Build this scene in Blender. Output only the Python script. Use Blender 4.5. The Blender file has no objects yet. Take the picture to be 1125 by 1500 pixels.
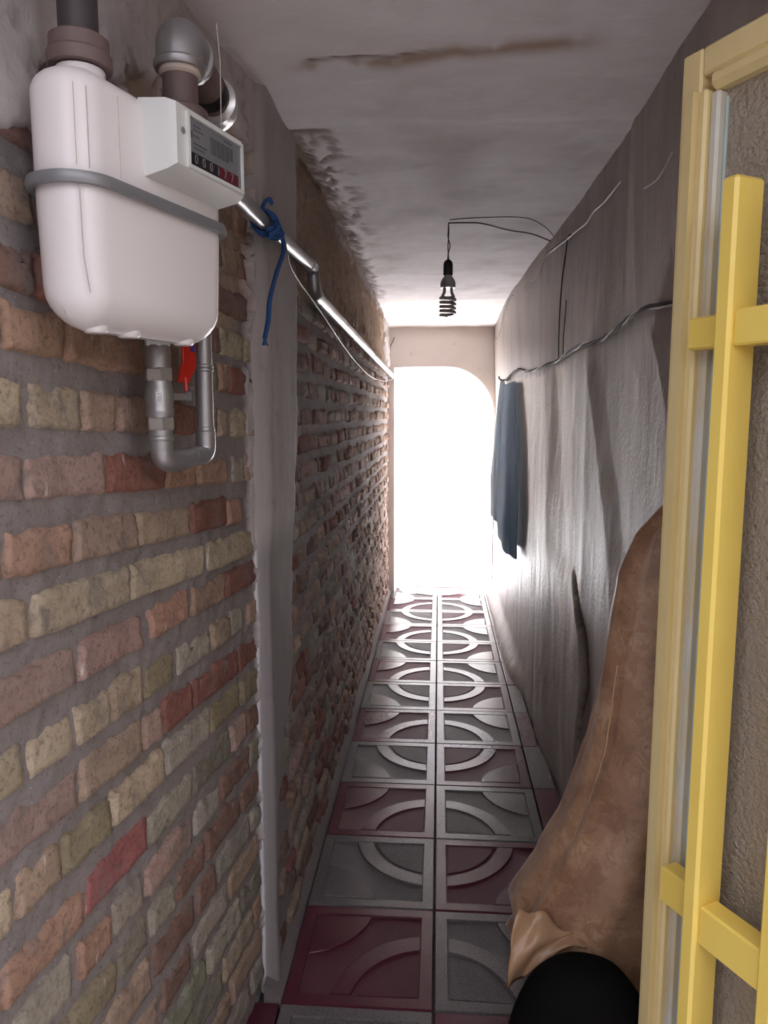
import bpy, math, random
import numpy as np
from mathutils import Vector, Matrix

random.seed(7)
RNG = np.random.RandomState(11)
SC = bpy.context.scene
COL = SC.collection
PI = math.pi

# ------------------------------------------------------------------ camera
cam_d = bpy.data.cameras.new('camera')
cam = bpy.data.objects.new('camera', cam_d)
COL.objects.link(cam)
cam_d.sensor_fit = 'VERTICAL'
cam_d.sensor_height = 36.0
cam_d.lens = 36.0 * 1100.0 / 1500.0
cam_d.clip_start = 0.02
PITCH, YAW = math.radians(7.356), math.radians(4.151)
cam.location = (0, 0, 1.47)
cam.rotation_euler = (PI / 2 - PITCH, 0, YAW)
SC.camera = cam

# ------------------------------------------------------------------ sky, sun, exposure
world = bpy.data.worlds.new('sky')
SC.world = world
world.use_nodes = True
bg = world.node_tree.nodes['Background']
bg.inputs[0].default_value = (0.96, 0.93, 1.0, 1)
bg.inputs[1].default_value = 2.9
sun_d = bpy.data.lights.new('sun', 'SUN')
sun_d.energy = 95.0
sun_d.angle = math.radians(0.6)
sun_d.color = (0.97, 0.97, 1.0)
sun = bpy.data.objects.new('sun', sun_d)
COL.objects.link(sun)
sun.location = (0, 9, 8)
sun.rotation_euler = (math.radians(-22), math.radians(-8), 0)   # shines from high above the yard

SC.view_settings.view_transform = 'Standard'
SC.view_settings.look = 'None'
SC.view_settings.gamma = 1.0
SC.view_settings.use_curve_mapping = False
SC.view_settings.exposure = 0.0
SC.cycles.max_bounces = 10
SC.cycles.diffuse_bounces = 7
SC.cycles.glossy_bounces = 4
SC.cycles.transmission_bounces = 6
SC.cycles.sample_clamp_indirect = 30.0
SC.cycles.caustics_reflective = False
SC.cycles.caustics_refractive = False


# ------------------------------------------------------------------ noise
_T = RNG.rand(256, 256)

def vnoise(x, y, seed=0):
    x = np.asarray(x, float) + seed * 17.31
    y = np.asarray(y, float) + seed * 41.77
    xi = np.floor(x).astype(int); yi = np.floor(y).astype(int)
    fx = x - xi; fy = y - yi
    fx = fx * fx * (3 - 2 * fx); fy = fy * fy * (3 - 2 * fy)
    a = _T[xi % 256, yi % 256]; b = _T[(xi + 1) % 256, yi % 256]
    c = _T[xi % 256, (yi + 1) % 256]; d = _T[(xi + 1) % 256, (yi + 1) % 256]
    return (a * (1 - fx) + b * fx) * (1 - fy) + (c * (1 - fx) + d * fx) * fy - 0.5

def fbm(x, y, seed=0, oct=4):
    s = 0; amp = 1.0
    x = np.asarray(x, float); y = np.asarray(y, float)
    for i in range(oct):
        s = s + amp * vnoise(x * 2 ** i, y * 2 ** i, seed + i * 3)
        amp *= 0.5
    return s

def sstep(a, b, x):
    t = np.clip((np.asarray(x, float) - a) / (b - a), 0, 1)
    return t * t * (3 - 2 * t)


# ------------------------------------------------------------------ materials
class NT:
    def __init__(self, name):
        self.m = bpy.data.materials.new(name)
        self.m.use_nodes = True
        self.t = self.m.node_tree
        self.b = self.t.nodes['Principled BSDF']
    def n(self, kind, **kw):
        nd = self.t.nodes.new(kind)
        for k, v in kw.items():
            setattr(nd, k, v)
        return nd
    def put(self, sock, v):
        if isinstance(v, bpy.types.NodeSocket):
            self.t.links.new(v, sock)
        elif isinstance(v, (tuple, list)) and len(v) == 3 and sock.type == 'RGBA':
            sock.default_value = (*v, 1)
        else:
            sock.default_value = v
    def set(self, **kw):
        names = dict(color='Base Color', rough='Roughness', metal='Metallic', spec='Specular IOR Level',
                     trans='Transmission Weight', ior='IOR', coat='Coat Weight', coat_rough='Coat Roughness',
                     sheen='Sheen Weight', normal='Normal')
        for k, v in kw.items():
            self.put(self.b.inputs[names[k]], v)
        return self
    def coord(self, kind='Object', scale=(1, 1, 1), loc=(0, 0, 0), rand=False):
        tc = self.n('ShaderNodeTexCoord')
        mp = self.n('ShaderNodeMapping')
        self.t.links.new(tc.outputs[kind], mp.inputs[0])
        mp.inputs['Scale'].default_value = scale
        mp.inputs['Location'].default_value = loc
        out = mp.outputs[0]
        if rand:
            oi = self.n('ShaderNodeObjectInfo')
            vm = self.n('ShaderNodeVectorMath', operation='SCALE')
            cb = self.n('ShaderNodeCombineXYZ')
            for i in range(3):
                self.t.links.new(oi.outputs['Random'], cb.inputs[i])
            self.t.links.new(cb.outputs[0], vm.inputs[0])
            vm.inputs['Scale'].default_value = 57.0
            va = self.n('ShaderNodeVectorMath', operation='ADD')
            self.t.links.new(out, va.inputs[0]); self.t.links.new(vm.outputs[0], va.inputs[1])
            out = va.outputs[0]
        return out
    def noise(self, vec, scale, detail=4, rough=0.6, dist=0.0):
        nd = self.n('ShaderNodeTexNoise')
        self.put(nd.inputs['Vector'], vec)
        nd.inputs['Scale'].default_value = scale
        nd.inputs['Detail'].default_value = detail
        nd.inputs['Roughness'].default_value = rough
        nd.inputs['Distortion'].default_value = dist
        return nd.outputs[0]
    def voro(self, vec, scale, feature='F1'):
        nd = self.n('ShaderNodeTexVoronoi', feature=feature)
        self.put(nd.inputs['Vector'], vec)
        nd.inputs['Scale'].default_value = scale
        return nd.outputs[0]
    def ramp(self, fac, stops):
        nd = self.n('ShaderNodeValToRGB')
        cr = nd.color_ramp
        while len(cr.elements) < len(stops):
            cr.elements.new(0.5)
        for e, (p, c) in zip(cr.elements, stops):
            e.position = p
            e.color = (*c, 1) if isinstance(c, tuple) else (c, c, c, 1)
        self.put(nd.inputs[0], fac)
        return nd.outputs[0]
    def mix(self, fac, a, b, mode='MIX'):
        nd = self.n('ShaderNodeMix', data_type='RGBA', blend_type=mode)
        self.put(nd.inputs[0], fac); self.put(nd.inputs[6], a); self.put(nd.inputs[7], b)
        return nd.outputs[2]
    def math(self, op, a, b=0.0, c=None):
        nd = self.n('ShaderNodeMath', operation=op)
        self.put(nd.inputs[0], a); self.put(nd.inputs[1], b)
        if c is not None:
            self.put(nd.inputs[2], c)
        return nd.outputs[0]
    def attr(self, name):
        nd = self.n('ShaderNodeAttribute', attribute_name=name)
        return nd.outputs['Fac']
    def objcol(self):
        return self.n('ShaderNodeObjectInfo').outputs['Color']
    def bump(self, h, strength=0.5, dist=0.01):
        nd = self.n('ShaderNodeBump')
        nd.inputs['Strength'].default_value = strength
        nd.inputs['Distance'].default_value = dist
        self.put(nd.inputs['Height'], h)
        self.set(normal=nd.outputs[0])
        return self

M = {}

def plain(key, color, rough=0.5, metal=0.0, var=0.12, scale=25.0, bump=0.0, bscale=80.0, spec=0.5, rand=False):
    k = NT(key)
    v = k.coord(rand=rand)
    n1 = k.noise(v, scale)
    c = k.mix(n1, tuple(max(0, x * (1 - var)) for x in color), tuple(min(1, x * (1 + var)) for x in color))
    k.set(color=c, rough=rough, metal=metal, spec=spec)
    if bump:
        k.bump(k.noise(v, bscale), bump, 0.003)
    M[key] = k.m
    return k.m

def build_materials():
    # brick: colour comes from the object, plus pits, pale wear, mortar smears
    for key, far in (('brick', 0), ('brick_joined', 1)):
        k = NT(key)
        v = k.coord(rand=not far)
        if far:
            col = k.mix(k.ramp(k.noise(k.coord(scale=(1, 1, 1)), 9.0, 2), [(0.38, 0.0), (0.62, 1.0)]),
                        (0.25, 0.145, 0.11), (0.33, 0.245, 0.18))
        else:
            col = k.objcol()
        big = k.noise(v, 14, 5)
        fine = k.noise(v, 110, 6, 0.75)
        c = k.mix(k.ramp(big, [(0.35, 0.0), (0.65, 1.0)]), k.mix(0.26, col, (0.07, 0.06, 0.06), 'MIX'), k.mix(0.08, col, (0.55, 0.50, 0.46)))
        c = k.mix(k.ramp(fine, [(0.34, 0.9), (0.50, 0.0)]), c, k.mix(0.55, c, (0.03, 0.02, 0.015)))
        smear = k.noise(k.coord(scale=(1, 1, 0.6), rand=not far), 22, 4, 0.65, 0.6)
        c = k.mix(k.ramp(smear, [(0.55, 0.0), (0.70, 0.8)]), c, (0.21, 0.18, 0.17))
        drip = k.noise(k.coord(scale=(1.0, 1.0, 0.16), rand=not far), 75, 2, 0.5)
        c = k.mix(k.ramp(drip, [(0.70, 0.0), (0.78, 0.6)]), c, (0.66, 0.60, 0.56))
        k.set(color=c, rough=0.92, spec=0.2)
        k.bump(k.math('ADD', k.math('MULTIPLY', fine, 0.6), big), 0.7, 0.006)
        M[key] = k.m
    # mortar bed with patches of plaster and mud (vertex attributes say where they were trowelled on)
    k = NT('mortar')
    v = k.coord()
    big, fine = k.noise(v, 11, 5), k.noise(v, 130, 6, 0.75)
    c = k.mix(big, (0.225, 0.200, 0.197), (0.335, 0.302, 0.295))
    c = k.mix(k.ramp(fine, [(0.34, 0.5), (0.46, 0.0)]), c, (0.06, 0.045, 0.04))
    speck = k.voro(v, 55)
    c = k.mix(k.ramp(speck, [(0.045, 0.8), (0.075, 0.0)]), c, (0.62, 0.58, 0.57))
    pl = k.mix(k.noise(v, 9, 5, 0.65), (0.44, 0.405, 0.40), (0.64, 0.595, 0.59))
    pl = k.mix(k.ramp(k.noise(v, 16, 5, 0.7, 0.8), [(0.58, 0.0), (0.70, 0.75)]), pl, (0.26, 0.215, 0.185))
    mud = k.mix(k.noise(k.coord(scale=(1, 1, 1.6)), 26, 6, 0.75, 0.6), (0.21, 0.150, 0.110), (0.56, 0.44, 0.345))
    c = k.mix(k.attr('mud'), c, mud)
    c = k.mix(k.attr('plaster'), c, pl)
    k.set(color=c, rough=0.95, spec=0.15)
    k.bump(k.math('ADD', fine, big), 0.6, 0.005)
    M['mortar'] = k.m
    # smooth plaster of the pillar strip
    k = NT('pillar_plaster')
    v = k.coord(scale=(1, 1, 0.25))
    c = k.mix(k.noise(v, 14, 5, 0.65), (0.30, 0.275, 0.265), (0.43, 0.395, 0.375))
    c = k.mix(k.ramp(k.noise(k.coord(), 10, 5, 0.7), [(0.58, 0.0), (0.72, 0.6)]), c, (0.23, 0.205, 0.195))
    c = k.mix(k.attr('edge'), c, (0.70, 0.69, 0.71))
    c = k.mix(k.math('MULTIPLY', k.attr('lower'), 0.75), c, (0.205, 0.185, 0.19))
    k.set(color=c, rough=0.85, spec=0.25)
    k.bump(k.noise(k.coord(), 60, 5), 0.3, 0.004)
    M['pillar_plaster'] = k.m
    # ceiling plaster with trowel streaks, the rusty crack and stains
    k = NT('ceiling_plaster')
    v = k.coord(scale=(0.5, 1.4, 1))
    c = k.mix(k.noise(v, 7, 6, 0.62, 0.4), (0.60, 0.560, 0.570), (0.84, 0.80, 0.81))
    c = k.mix(k.ramp(k.noise(k.coord(scale=(0.35, 1.6, 1)), 15, 4, 0.6, 0.3), [(0.60, 0.0), (0.74, 0.55)]), c, (0.86, 0.83, 0.83))
    c = k.mix(k.ramp(k.noise(k.coord(loc=(3, 0, 0)), 3.2, 3), [(0.50, 0.0), (0.70, 0.45)]), c, (0.42, 0.375, 0.37))
    c = k.mix(k.attr('stain'), c, (0.36, 0.255, 0.18))
    c = k.mix(k.attr('crack'), c, (0.13, 0.062, 0.05))
    c = k.mix(k.attr('mud'), c, (0.20, 0.150, 0.112))
    k.set(color=c, rough=0.9, spec=0.2)
    k.bump(k.noise(v, 40, 6, 0.7), 0.35, 0.006)
    M['ceiling_plaster'] = k.m
    k = NT('pale_plaster')
    v = k.coord()
    c = k.mix(k.noise(v, 6, 5, 0.6), (0.74, 0.69, 0.665), (0.84, 0.80, 0.775))
    c = k.mix(k.ramp(k.noise(v, 14, 3), [(0.66, 0.0), (0.74, 0.35)]), c, (0.45, 0.36, 0.28))
    k.set(color=c, rough=0.9, spec=0.2)
    k.bump(k.noise(v, 30, 5), 0.25, 0.004)
    M['pale_plaster'] = k.m
    # right wall: old streaky plaster, vertical wash marks
    k = NT('streaked_plaster')
    st = k.noise(k.coord(scale=(1, 1, 0.10)), 22, 5, 0.65, 0.3)
    c = k.mix(st, (0.27, 0.233, 0.208), (0.44, 0.385, 0.345))
    c = k.mix(k.ramp(k.noise(k.coord(scale=(1, 1, 0.35)), 4.5, 4), [(0.45, 0.0), (0.68, 0.6)]), c, (0.20, 0.165, 0.140))
    c = k.mix(k.ramp(k.noise(k.coord(scale=(1, 1, 0.30)), 48, 4, 0.7), [(0.64, 0.0), (0.74, 0.8)]), c, (0.10, 0.075, 0.06))
    c = k.mix(k.attr('pale'), c, k.mix(st, (0.60, 0.485, 0.385), (0.90, 0.79, 0.67)))  # pale patch: cleaner plaster, with light from the archway put into the colour
    c = k.mix(k.attr('gap'), c, (0.10, 0.075, 0.065))
    k.set(color=c, rough=0.5, spec=0.5)
    k.bump(k.math('ADD', st, k.noise(k.coord(), 70, 5)), 0.45, 0.006)
    M['streaked_plaster'] = k.m
    # cement tiles
    for key, r0, r1, bs in (('tile_polished', 0.20, 0.30, 0.05), ('tile_matte', 0.52, 0.66, 0.9)):
        k = NT(key)
        v = k.coord(rand=True)
        col = k.objcol()
        c = k.mix(k.noise(v, 12, 5, 0.7), k.mix(0.24, col, (0.02, 0.015, 0.02)), k.mix(0.05, col, (0.5, 0.45, 0.46)))
        c = k.mix(k.ramp(k.noise(v, 160, 3), [(0.40, 0.35), (0.50, 0.0)]), c, (0.03, 0.025, 0.03))
        rr = (r0 + r1) / 2
        k.set(color=c, rough=rr, spec=0.5 if bs < 0.3 else 0.25)
        k.bump(k.noise(v, 420 if bs > 0.3 else 60, 3), bs, 0.0012 if bs > 0.3 else 0.0006)
        M[key] = k.m
    plain('grout', (0.10, 0.085, 0.08), 0.9)
    plain('cement', (0.17, 0.145, 0.145), 0.9, bump=0.5)
    plain('meter_white', (0.77, 0.74, 0.745), 0.34, var=0.03, scale=6)
    plain('index_grey', (0.62, 0.635, 0.62), 0.4, var=0.03)
    plain('seam_grey', (0.50, 0.45, 0.43), 0.6)
    plain('display_grey', (0.165, 0.17, 0.185), 0.3, var=0.1)
    plain('print_dark', (0.07, 0.072, 0.08), 0.5)
    plain('print_pale', (0.20, 0.19, 0.20), 0.5)
    plain('counter_black', (0.018, 0.017, 0.02), 0.35)
    plain('counter_red', (0.11, 0.014, 0.024), 0.35)
    plain('belt_grey', (0.24, 0.245, 0.26), 0.42, metal=0.35, var=0.08)
    plain('pipe_brown', (0.14, 0.098, 0.092), 0.55, var=0.25, scale=30, bump=0.2)
    plain('pipe_dark', (0.048, 0.038, 0.042), 0.5, var=0.25, scale=30)
    plain('silver_paint', (0.36, 0.355, 0.36), 0.38, metal=0.7, var=0.12, scale=20, bump=0.12, bscale=120)
    plain('silver_bright', (0.62, 0.61, 0.60), 0.28, metal=0.8, var=0.1)
    plain('hemp_beige', (0.55, 0.46, 0.40), 0.8)
    plain('black_tape', (0.012, 0.010, 0.014), 0.35)
    plain('handle_red', (0.50, 0.022, 0.012), 0.35, var=0.05)
    plain('label_blue', (0.03, 0.04, 0.22), 0.4)
    plain('wire_dark', (0.035, 0.026, 0.024), 0.6)
    plain('wire_white', (0.55, 0.52, 0.50), 0.5)
    plain('cable_grey', (0.085, 0.070, 0.064), 0.7, var=0.3, scale=60)
    plain('steel_wire', (0.22, 0.21, 0.21), 0.5, metal=0.5)
    plain('holder_black', (0.012, 0.010, 0.011), 0.4)
    plain('bulb_plastic', (0.30, 0.30, 0.30), 0.4)
    plain('bulb_glass', (0.36, 0.33, 0.31), 0.28)
    plain('nail_rust', (0.10, 0.06, 0.04), 0.6, metal=0.4)
    plain('yard_ground', (0.60, 0.59, 0.585), 0.9)
    plain('yard_wall', (0.77, 0.75, 0.73), 0.9)
    plain('alley_ground', (0.72, 0.69, 0.68), 0.95)
    plain('alley_wall', (0.50, 0.48, 0.47), 0.95)
    # blue rope
    k = NT('rope_blue')
    w = k.n('ShaderNodeTexWave', wave_type='BANDS', bands_direction='DIAGONAL')
    k.put(w.inputs['Vector'], k.coord()); w.inputs['Scale'].default_value = 120.0
    k.set(color=k.mix(w.outputs[0], (0.012, 0.045, 0.17), (0.03, 0.13, 0.36)), rough=0.75)
    k.bump(w.outputs[0], 0.5, 0.002)
    M['rope_blue'] = k.m
    # yellow enamel: glossy golden coat of the bars, paler old coat of the leaf frame with chips
    for key, ca, cb, chip in (('yellow_bar', (0.82, 0.60, 0.115), (0.92, 0.72, 0.19), 0.735), ('yellow_frame', (0.70, 0.57, 0.26), (0.82, 0.69, 0.37), 0.72)):
        k = NT(key)
        v = k.coord(scale=(1, 1, 0.35))
        c = k.mix(k.noise(v, 16, 4), ca, cb)
        c = k.mix(k.ramp(k.noise(k.coord(), 26, 4, 0.6), [(chip, 0.0), (chip + 0.02, 0.9)]), c, (0.66, 0.64, 0.60))
        k.set(color=c, rough=0.30, spec=0.5)
        k.bump(k.noise(k.coord(), 30, 3), 0.15, 0.004)
        M[key] = k.m
    k = NT('bead_cream')
    v = k.coord(scale=(1, 1, 0.2))
    c = k.mix(k.ramp(k.noise(v, 30, 4), [(0.4, 0.0), (0.62, 1.0)]), (0.60, 0.53, 0.36), (0.62, 0.63, 0.57))
    c = k.mix(k.ramp(k.noise(v, 12, 3), [(0.58, 0.0), (0.66, 0.7)]), c, (0.38, 0.50, 0.50))
    k.set(color=c, rough=0.4)
    M['bead_cream'] = k.m
    plain('putty_blue', (0.42, 0.52, 0.52), 0.6)
    # hammered glass
    k = NT('hammered_glass')
    v = k.coord()
    h = k.voro(v, 150, 'SMOOTH_F1')
    k.set(color=(0.60, 0.51, 0.41), rough=0.07, trans=0.38, ior=1.5)
    k.bump(k.math('ADD', h, k.noise(v, 260, 3)), 0.9, 0.006)
    M['hammered_glass'] = k.m
    # patterned golden fabric
    k = NT('gold_fabric')
    v = k.coord()
    fl = k.noise(v, 24, 6, 0.75, 1.4)
    patch = k.noise(v, 9, 3, 0.5)
    c = k.mix(k.ramp(fl, [(0.46, 0.0), (0.58, 1.0)]), (0.30, 0.168, 0.092), (0.42, 0.268, 0.170))
    c = k.mix(k.ramp(k.math('MULTIPLY', fl, patch), [(0.235, 0.0), (0.30, 0.75)]), c, (0.165, 0.075, 0.034))
    k.set(color=c, rough=0.42, sheen=0.3)
    k.bump(k.noise(v, 500, 2), 0.25, 0.001)
    M['gold_fabric'] = k.m
    plain('gold_satin', (0.37, 0.225, 0.13), 0.36, var=0.25, scale=30, bump=0.3, bscale=40)
    plain('hem_gold', (0.50, 0.34, 0.19), 0.6)
    plain('black_cloth', (0.003, 0.0028, 0.003), 0.9, bump=0.3, spec=0.1)
    for key, ca in (('garment_pale', (0.78, 0.87, 0.95)), ('garment_blue', (0.60, 0.74, 0.92))):
        k = NT(key)
        v = k.coord(scale=(1, 1, 0.4))
        c = k.mix(k.noise(v, 14, 4), tuple(x * 0.85 for x in ca), tuple(min(0.95, x * 1.15) for x in ca))
        k.set(color=c, rough=0.85)
        k.bump(k.noise(v, 60, 4), 0.3, 0.004)
        tl = k.n('ShaderNodeBsdfTranslucent'); k.put(tl.inputs['Color'], c)
        mx = k.n('ShaderNodeMixShader'); mx.inputs[0].default_value = 0.65
        k.t.links.new(k.b.outputs[0], mx.inputs[1]); k.t.links.new(tl.outputs[0], mx.inputs[2])
        k.t.links.new(mx.outputs[0], k.t.nodes['Material Output'].inputs['Surface'])
        M[key] = k.m

build_materials()


# ------------------------------------------------------------------ mesh helpers
class MB:
    def __init__(self):
        self.v = []; self.f = []; self.mi = []; self.cur = 0
    def add(self, verts, faces):
        o = len(self.v)
        self.v.extend([tuple(p) for p in verts])
        for f in faces:
            self.f.append([i + o for i in f]); self.mi.append(self.cur)
        return self
    def box(self, lo, hi, ch=0.0):
        x0, y0, z0 = lo; x1, y1, z1 = hi
        if ch <= 0:
            v = [(x0, y0, z0), (x1, y0, z0), (x1, y1, z0), (x0, y1, z0), (x0, y0, z1), (x1, y0, z1), (x1, y1, z1), (x0, y1, z1)]
            return self.add(v, [(0, 3, 2, 1), (4, 5, 6, 7), (0, 1, 5, 4), (1, 2, 6, 5), (2, 3, 7, 6), (3, 0, 4, 7)])
        def ring(z, c):
            a, b, d, e = x0 + c, x1 - c, y0 + c, y1 - c
            return [(a + (ch if c == 0 else 0), d, z), (b - (ch if c == 0 else 0), d, z), (b, d + (ch if c == 0 else 0), z), (b, e - (ch if c == 0 else 0), z),
                    (b - (ch if c == 0 else 0), e, z), (a + (ch if c == 0 else 0), e, z), (a, e - (ch if c == 0 else 0), z), (a, d + (ch if c == 0 else 0), z)]
        rings = [ring(z0, ch), ring(z0 + ch, 0), ring(z1 - ch, 0), ring(z1, ch)]
        return self.rings(rings)
    def rings(self, rings, cap0=True, cap1=True, closed=True):
        o = []; v = []
        n = len(rings[0])
        for r in rings:
            v.extend(r)
        for i in range(len(rings) - 1):
            for j in range(n if closed else n - 1):
                a = i * n + j; b = i * n + (j + 1) % n
                o.append((a, b, b + n, a + n))
        if cap0:
            o.append(tuple(range(n - 1, -1, -1)))
        if cap1:
            o.append(tuple(range((len(rings) - 1) * n, len(rings) * n)))
        return self.add(v, o)
    def lathe(self, base, prof, seg=20, axis=(0, 0, 1)):
        ax = Vector(axis).normalized()
        s = Vector((1, 0, 0)) if abs(ax.x) < 0.9 else Vector((0, 1, 0))
        e1 = (s - ax * s.dot(ax)).normalized(); e2 = ax.cross(e1)
        b = Vector(base)
        return self.rings([[tuple(b + ax * h + (e1 * math.cos(2 * PI * i / seg) + e2 * math.sin(2 * PI * i / seg)) * r) for i in range(seg)] for h, r in prof])
    def tube(self, pts, r, seg=10, fillet=0.0, fseg=5, cap=True):
        P = [Vector(p) for p in pts]
        if fillet > 0 and len(P) > 2:
            Q = [P[0]]
            for i in range(1, len(P) - 1):
                a, b, c = P[i - 1], P[i], P[i + 1]
                d1 = (a - b); d2 = (c - b)
                k = min(fillet, d1.length * 0.48, d2.length * 0.48)
                s, e = b + d1.normalized() * k, b + d2.normalized() * k
                for j in range(fseg + 1):
                    t = j / fseg
                    Q.append(s * (1 - t) ** 2 + b * 2 * t * (1 - t) + e * t * t)
            Q.append(P[-1]); P = Q
        rr = r if isinstance(r, (list, tuple)) else [r] * len(P)
        T = []
        for i in range(len(P)):
            a = P[max(i - 1, 0)]; b = P[min(i + 1, len(P) - 1)]
            T.append((b - a).normalized())
        u = T[0].orthogonal().normalized()
        rings = []
        for i, p in enumerate(P):
            u = (u - T[i] * u.dot(T[i])).normalized()
            w = T[i].cross(u)
            rings.append([tuple(p + (u * math.cos(2 * PI * j / seg) + w * math.sin(2 * PI * j / seg)) * rr[i]) for j in range(seg)])
        return self.rings(rings, cap, cap)
    def prism(self, poly, z0, z1, ch=0.0, to=None):
        """poly: (x, y) counter-clockwise; extruded along z, optional chamfer at z1; 'to' maps (x,y,z) to 3-D"""
        c = (sum(p[0] for p in poly) / len(poly), sum(p[1] for p in poly) / len(poly))
        def inset(p):
            if not ch: return p
            d = math.hypot(p[0] - c[0], p[1] - c[1]); k = max(0, 1 - ch * 1.3 / max(d, 1e-6))
            return (c[0] + (p[0] - c[0]) * k, c[1] + (p[1] - c[1]) * k)
        rs = [[(x, y, z0) for x, y in poly]]
        if ch:
            rs.append([(x, y, z1 - ch) for x, y in poly])
        rs.append([(*inset(p), z1) for p in poly])
        if to:
            rs = [[to(*p) for p in r] for r in rs]
        return self.rings(rs)
    def build(self, name, mats, parent=None, smooth=False, loc=None, rotz=None):
        me = bpy.data.meshes.new(name)
        me.from_pydata(self.v, [], self.f)
        mats = mats if isinstance(mats, (list, tuple)) else [mats]
        for m in mats:
            me.materials.append(M[m])
        if len(mats) > 1:
            me.polygons.foreach_set('material_index', self.mi)
        fix_normals(me)
        if smooth:
            shade(me, smooth if isinstance(smooth, (int, float)) and not isinstance(smooth, bool) else 40)
        me.update()
        return link(name, me, parent, loc, rotz)

import bmesh
def fix_normals(me):
    bm = bmesh.new(); bm.from_mesh(me)
    bmesh.ops.recalc_face_normals(bm, faces=bm.faces)
    bm.to_mesh(me); bm.free()

def shade(me, deg):
    me.polygons.foreach_set('use_smooth', [True] * len(me.polygons))
    try:
        me.set_sharp_from_angle(angle=math.radians(deg))
    except Exception:
        pass

def link(name, me, parent=None, loc=None, rotz=None):
    o = bpy.data.objects.new(name, me)
    COL.objects.link(o)
    if parent: o.parent = parent
    if loc is not None: o.location = loc
    if rotz is not None: o.rotation_euler = (0, 0, rotz)
    return o

def tag(o, label=None, cat=None, group=None, kind=None):
    if label: o['label'] = label
    if cat: o['category'] = cat
    if group: o['group'] = group
    if kind: o['kind'] = kind
    return o

def empty(name, loc=(0, 0, 0), rotz=0.0, label=None, cat=None, group=None, kind=None):
    o = bpy.data.objects.new(name, None)
    COL.objects.link(o)
    o.location = loc; o.rotation_euler = (0, 0, rotz)
    o.empty_display_size = 0.1
    return tag(o, label, cat, group, kind)

def grid(name, P, mat, attrs=None, parent=None, smooth=True, flip=False, loc=None, rotz=None):
    """P: (nu, nv, 3) array of points"""
    nu, nv = P.shape[:2]
    me = bpy.data.meshes.new(name)
    me.vertices.add(nu * nv)
    me.vertices.foreach_set('co', P.reshape(-1).astype(np.float32))
    i, j = np.meshgrid(np.arange(nu - 1), np.arange(nv - 1), indexing='ij')
    a = (i * nv + j).ravel()
    q = np.stack([a, a + nv, a + nv + 1, a + 1], 1)
    if flip: q = q[:, ::-1]
    n = len(q)
    me.loops.add(4 * n); me.polygons.add(n)
    me.loops.foreach_set('vertex_index', q.ravel().astype(np.int32))
    me.polygons.foreach_set('loop_start', (np.arange(n) * 4).astype(np.int32))
    if smooth: me.polygons.foreach_set('use_smooth', np.ones(n, bool))
    me.update(calc_edges=True)
    me.materials.append(M[mat])
    for k, A in (attrs or {}).items():
        at = me.attributes.new(k, 'FLOAT', 'POINT')
        at.data.foreach_set('value', np.clip(A, 0, 1).reshape(-1).astype(np.float32))
    return link(name, me, parent, loc, rotz)

def interp(x, xs, ys):
    return np.interp(x, xs, ys)


# ------------------------------------------------------------------ frames of the place (x right, y into the passage, z up; metres)
A_NEAR = math.radians(5)
NEAR_O = (-0.44, 1.75, 0.0)
NEAR_R = -(PI / 2 + A_NEAR)           # local x runs along the wall towards the street, local y into the passage
HALL_O = (-0.418, 1.75, 0.0)
HALL_R = -PI / 2
CEIL = 2.20
END = 6.15
T0, TS = 1.697, 0.3853                # first tile joint and tile pitch

def xwall(D, z):
    """x of the bulging right-hand wall face"""
    D = np.asarray(D, float); z = np.asarray(z, float)
    Dr = interp(z, [0.0, 0.4, 0.76, 1.1, 1.66, 1.9, 2.2], [2.18, 2.12, 2.02, 2.17, 2.55, 2.30, 2.06])
    s = sstep(1.3, 1.7, D) * (1 - sstep(3.0, 3.6, D))
    Dl = D - (Dr - 2.15) * s
    low = interp(Dl, [0.4, 0.9, 1.45, 2.02, 2.16, 2.5, 2.9, 3.25, 4.0, 6.3], [0.86, 0.74, 0.506, 0.498, 0.482, 0.486, 0.488, 0.464, 0.463, 0.454])
    top = interp(D, [0.4, 0.9, 1.45, 2.0, 2.1, 2.8, 3.6, 5.0, 6.3], [0.86, 0.74, 0.475, 0.478, 0.490, 0.484, 0.452, 0.424, 0.430])
    w = sstep(1.45, 2.1, z)
    x = low * (1 - w) + top * w
    # the near plaster layer ends at a loose edge, the layer beyond stands in front of it
    De = interp(z, [0.2, 0.45, 0.61, 0.75, 0.87, 0.93], [2.52, 2.44, 2.38, 2.46, 2.62, 2.70])
    amp = sstep(0.15, 0.35, z) * (1 - sstep(0.84, 0.95, z))
    x = x - 0.014 * amp * sstep(De - 0.004, De + 0.012, D) * (1 - sstep(De + 0.25, De + 0.8, D))
    fade = sstep(1.6, 2.2, D)
    x = x - ((0.011 - 0.006 * sstep(2.3, 2.8, D)) * vnoise(D * 4.0, z * 0.6, 3) + 0.0045 * vnoise(D * 11, z * 0.8, 4)) * fade * (0.35 + 0.65 * (1 - sstep(1.6, 1.9, z)))
    x = x - 0.055 * sstep(3.7, 4.3, D) * (1 - sstep(0.0, 0.16, z)) ** 1.5
    x = x - 0.0012 * vnoise(D * 30, z * 1.6, 5) - 0.0022 * fbm(D * 14, z * 14, 6)
    return x


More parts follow.
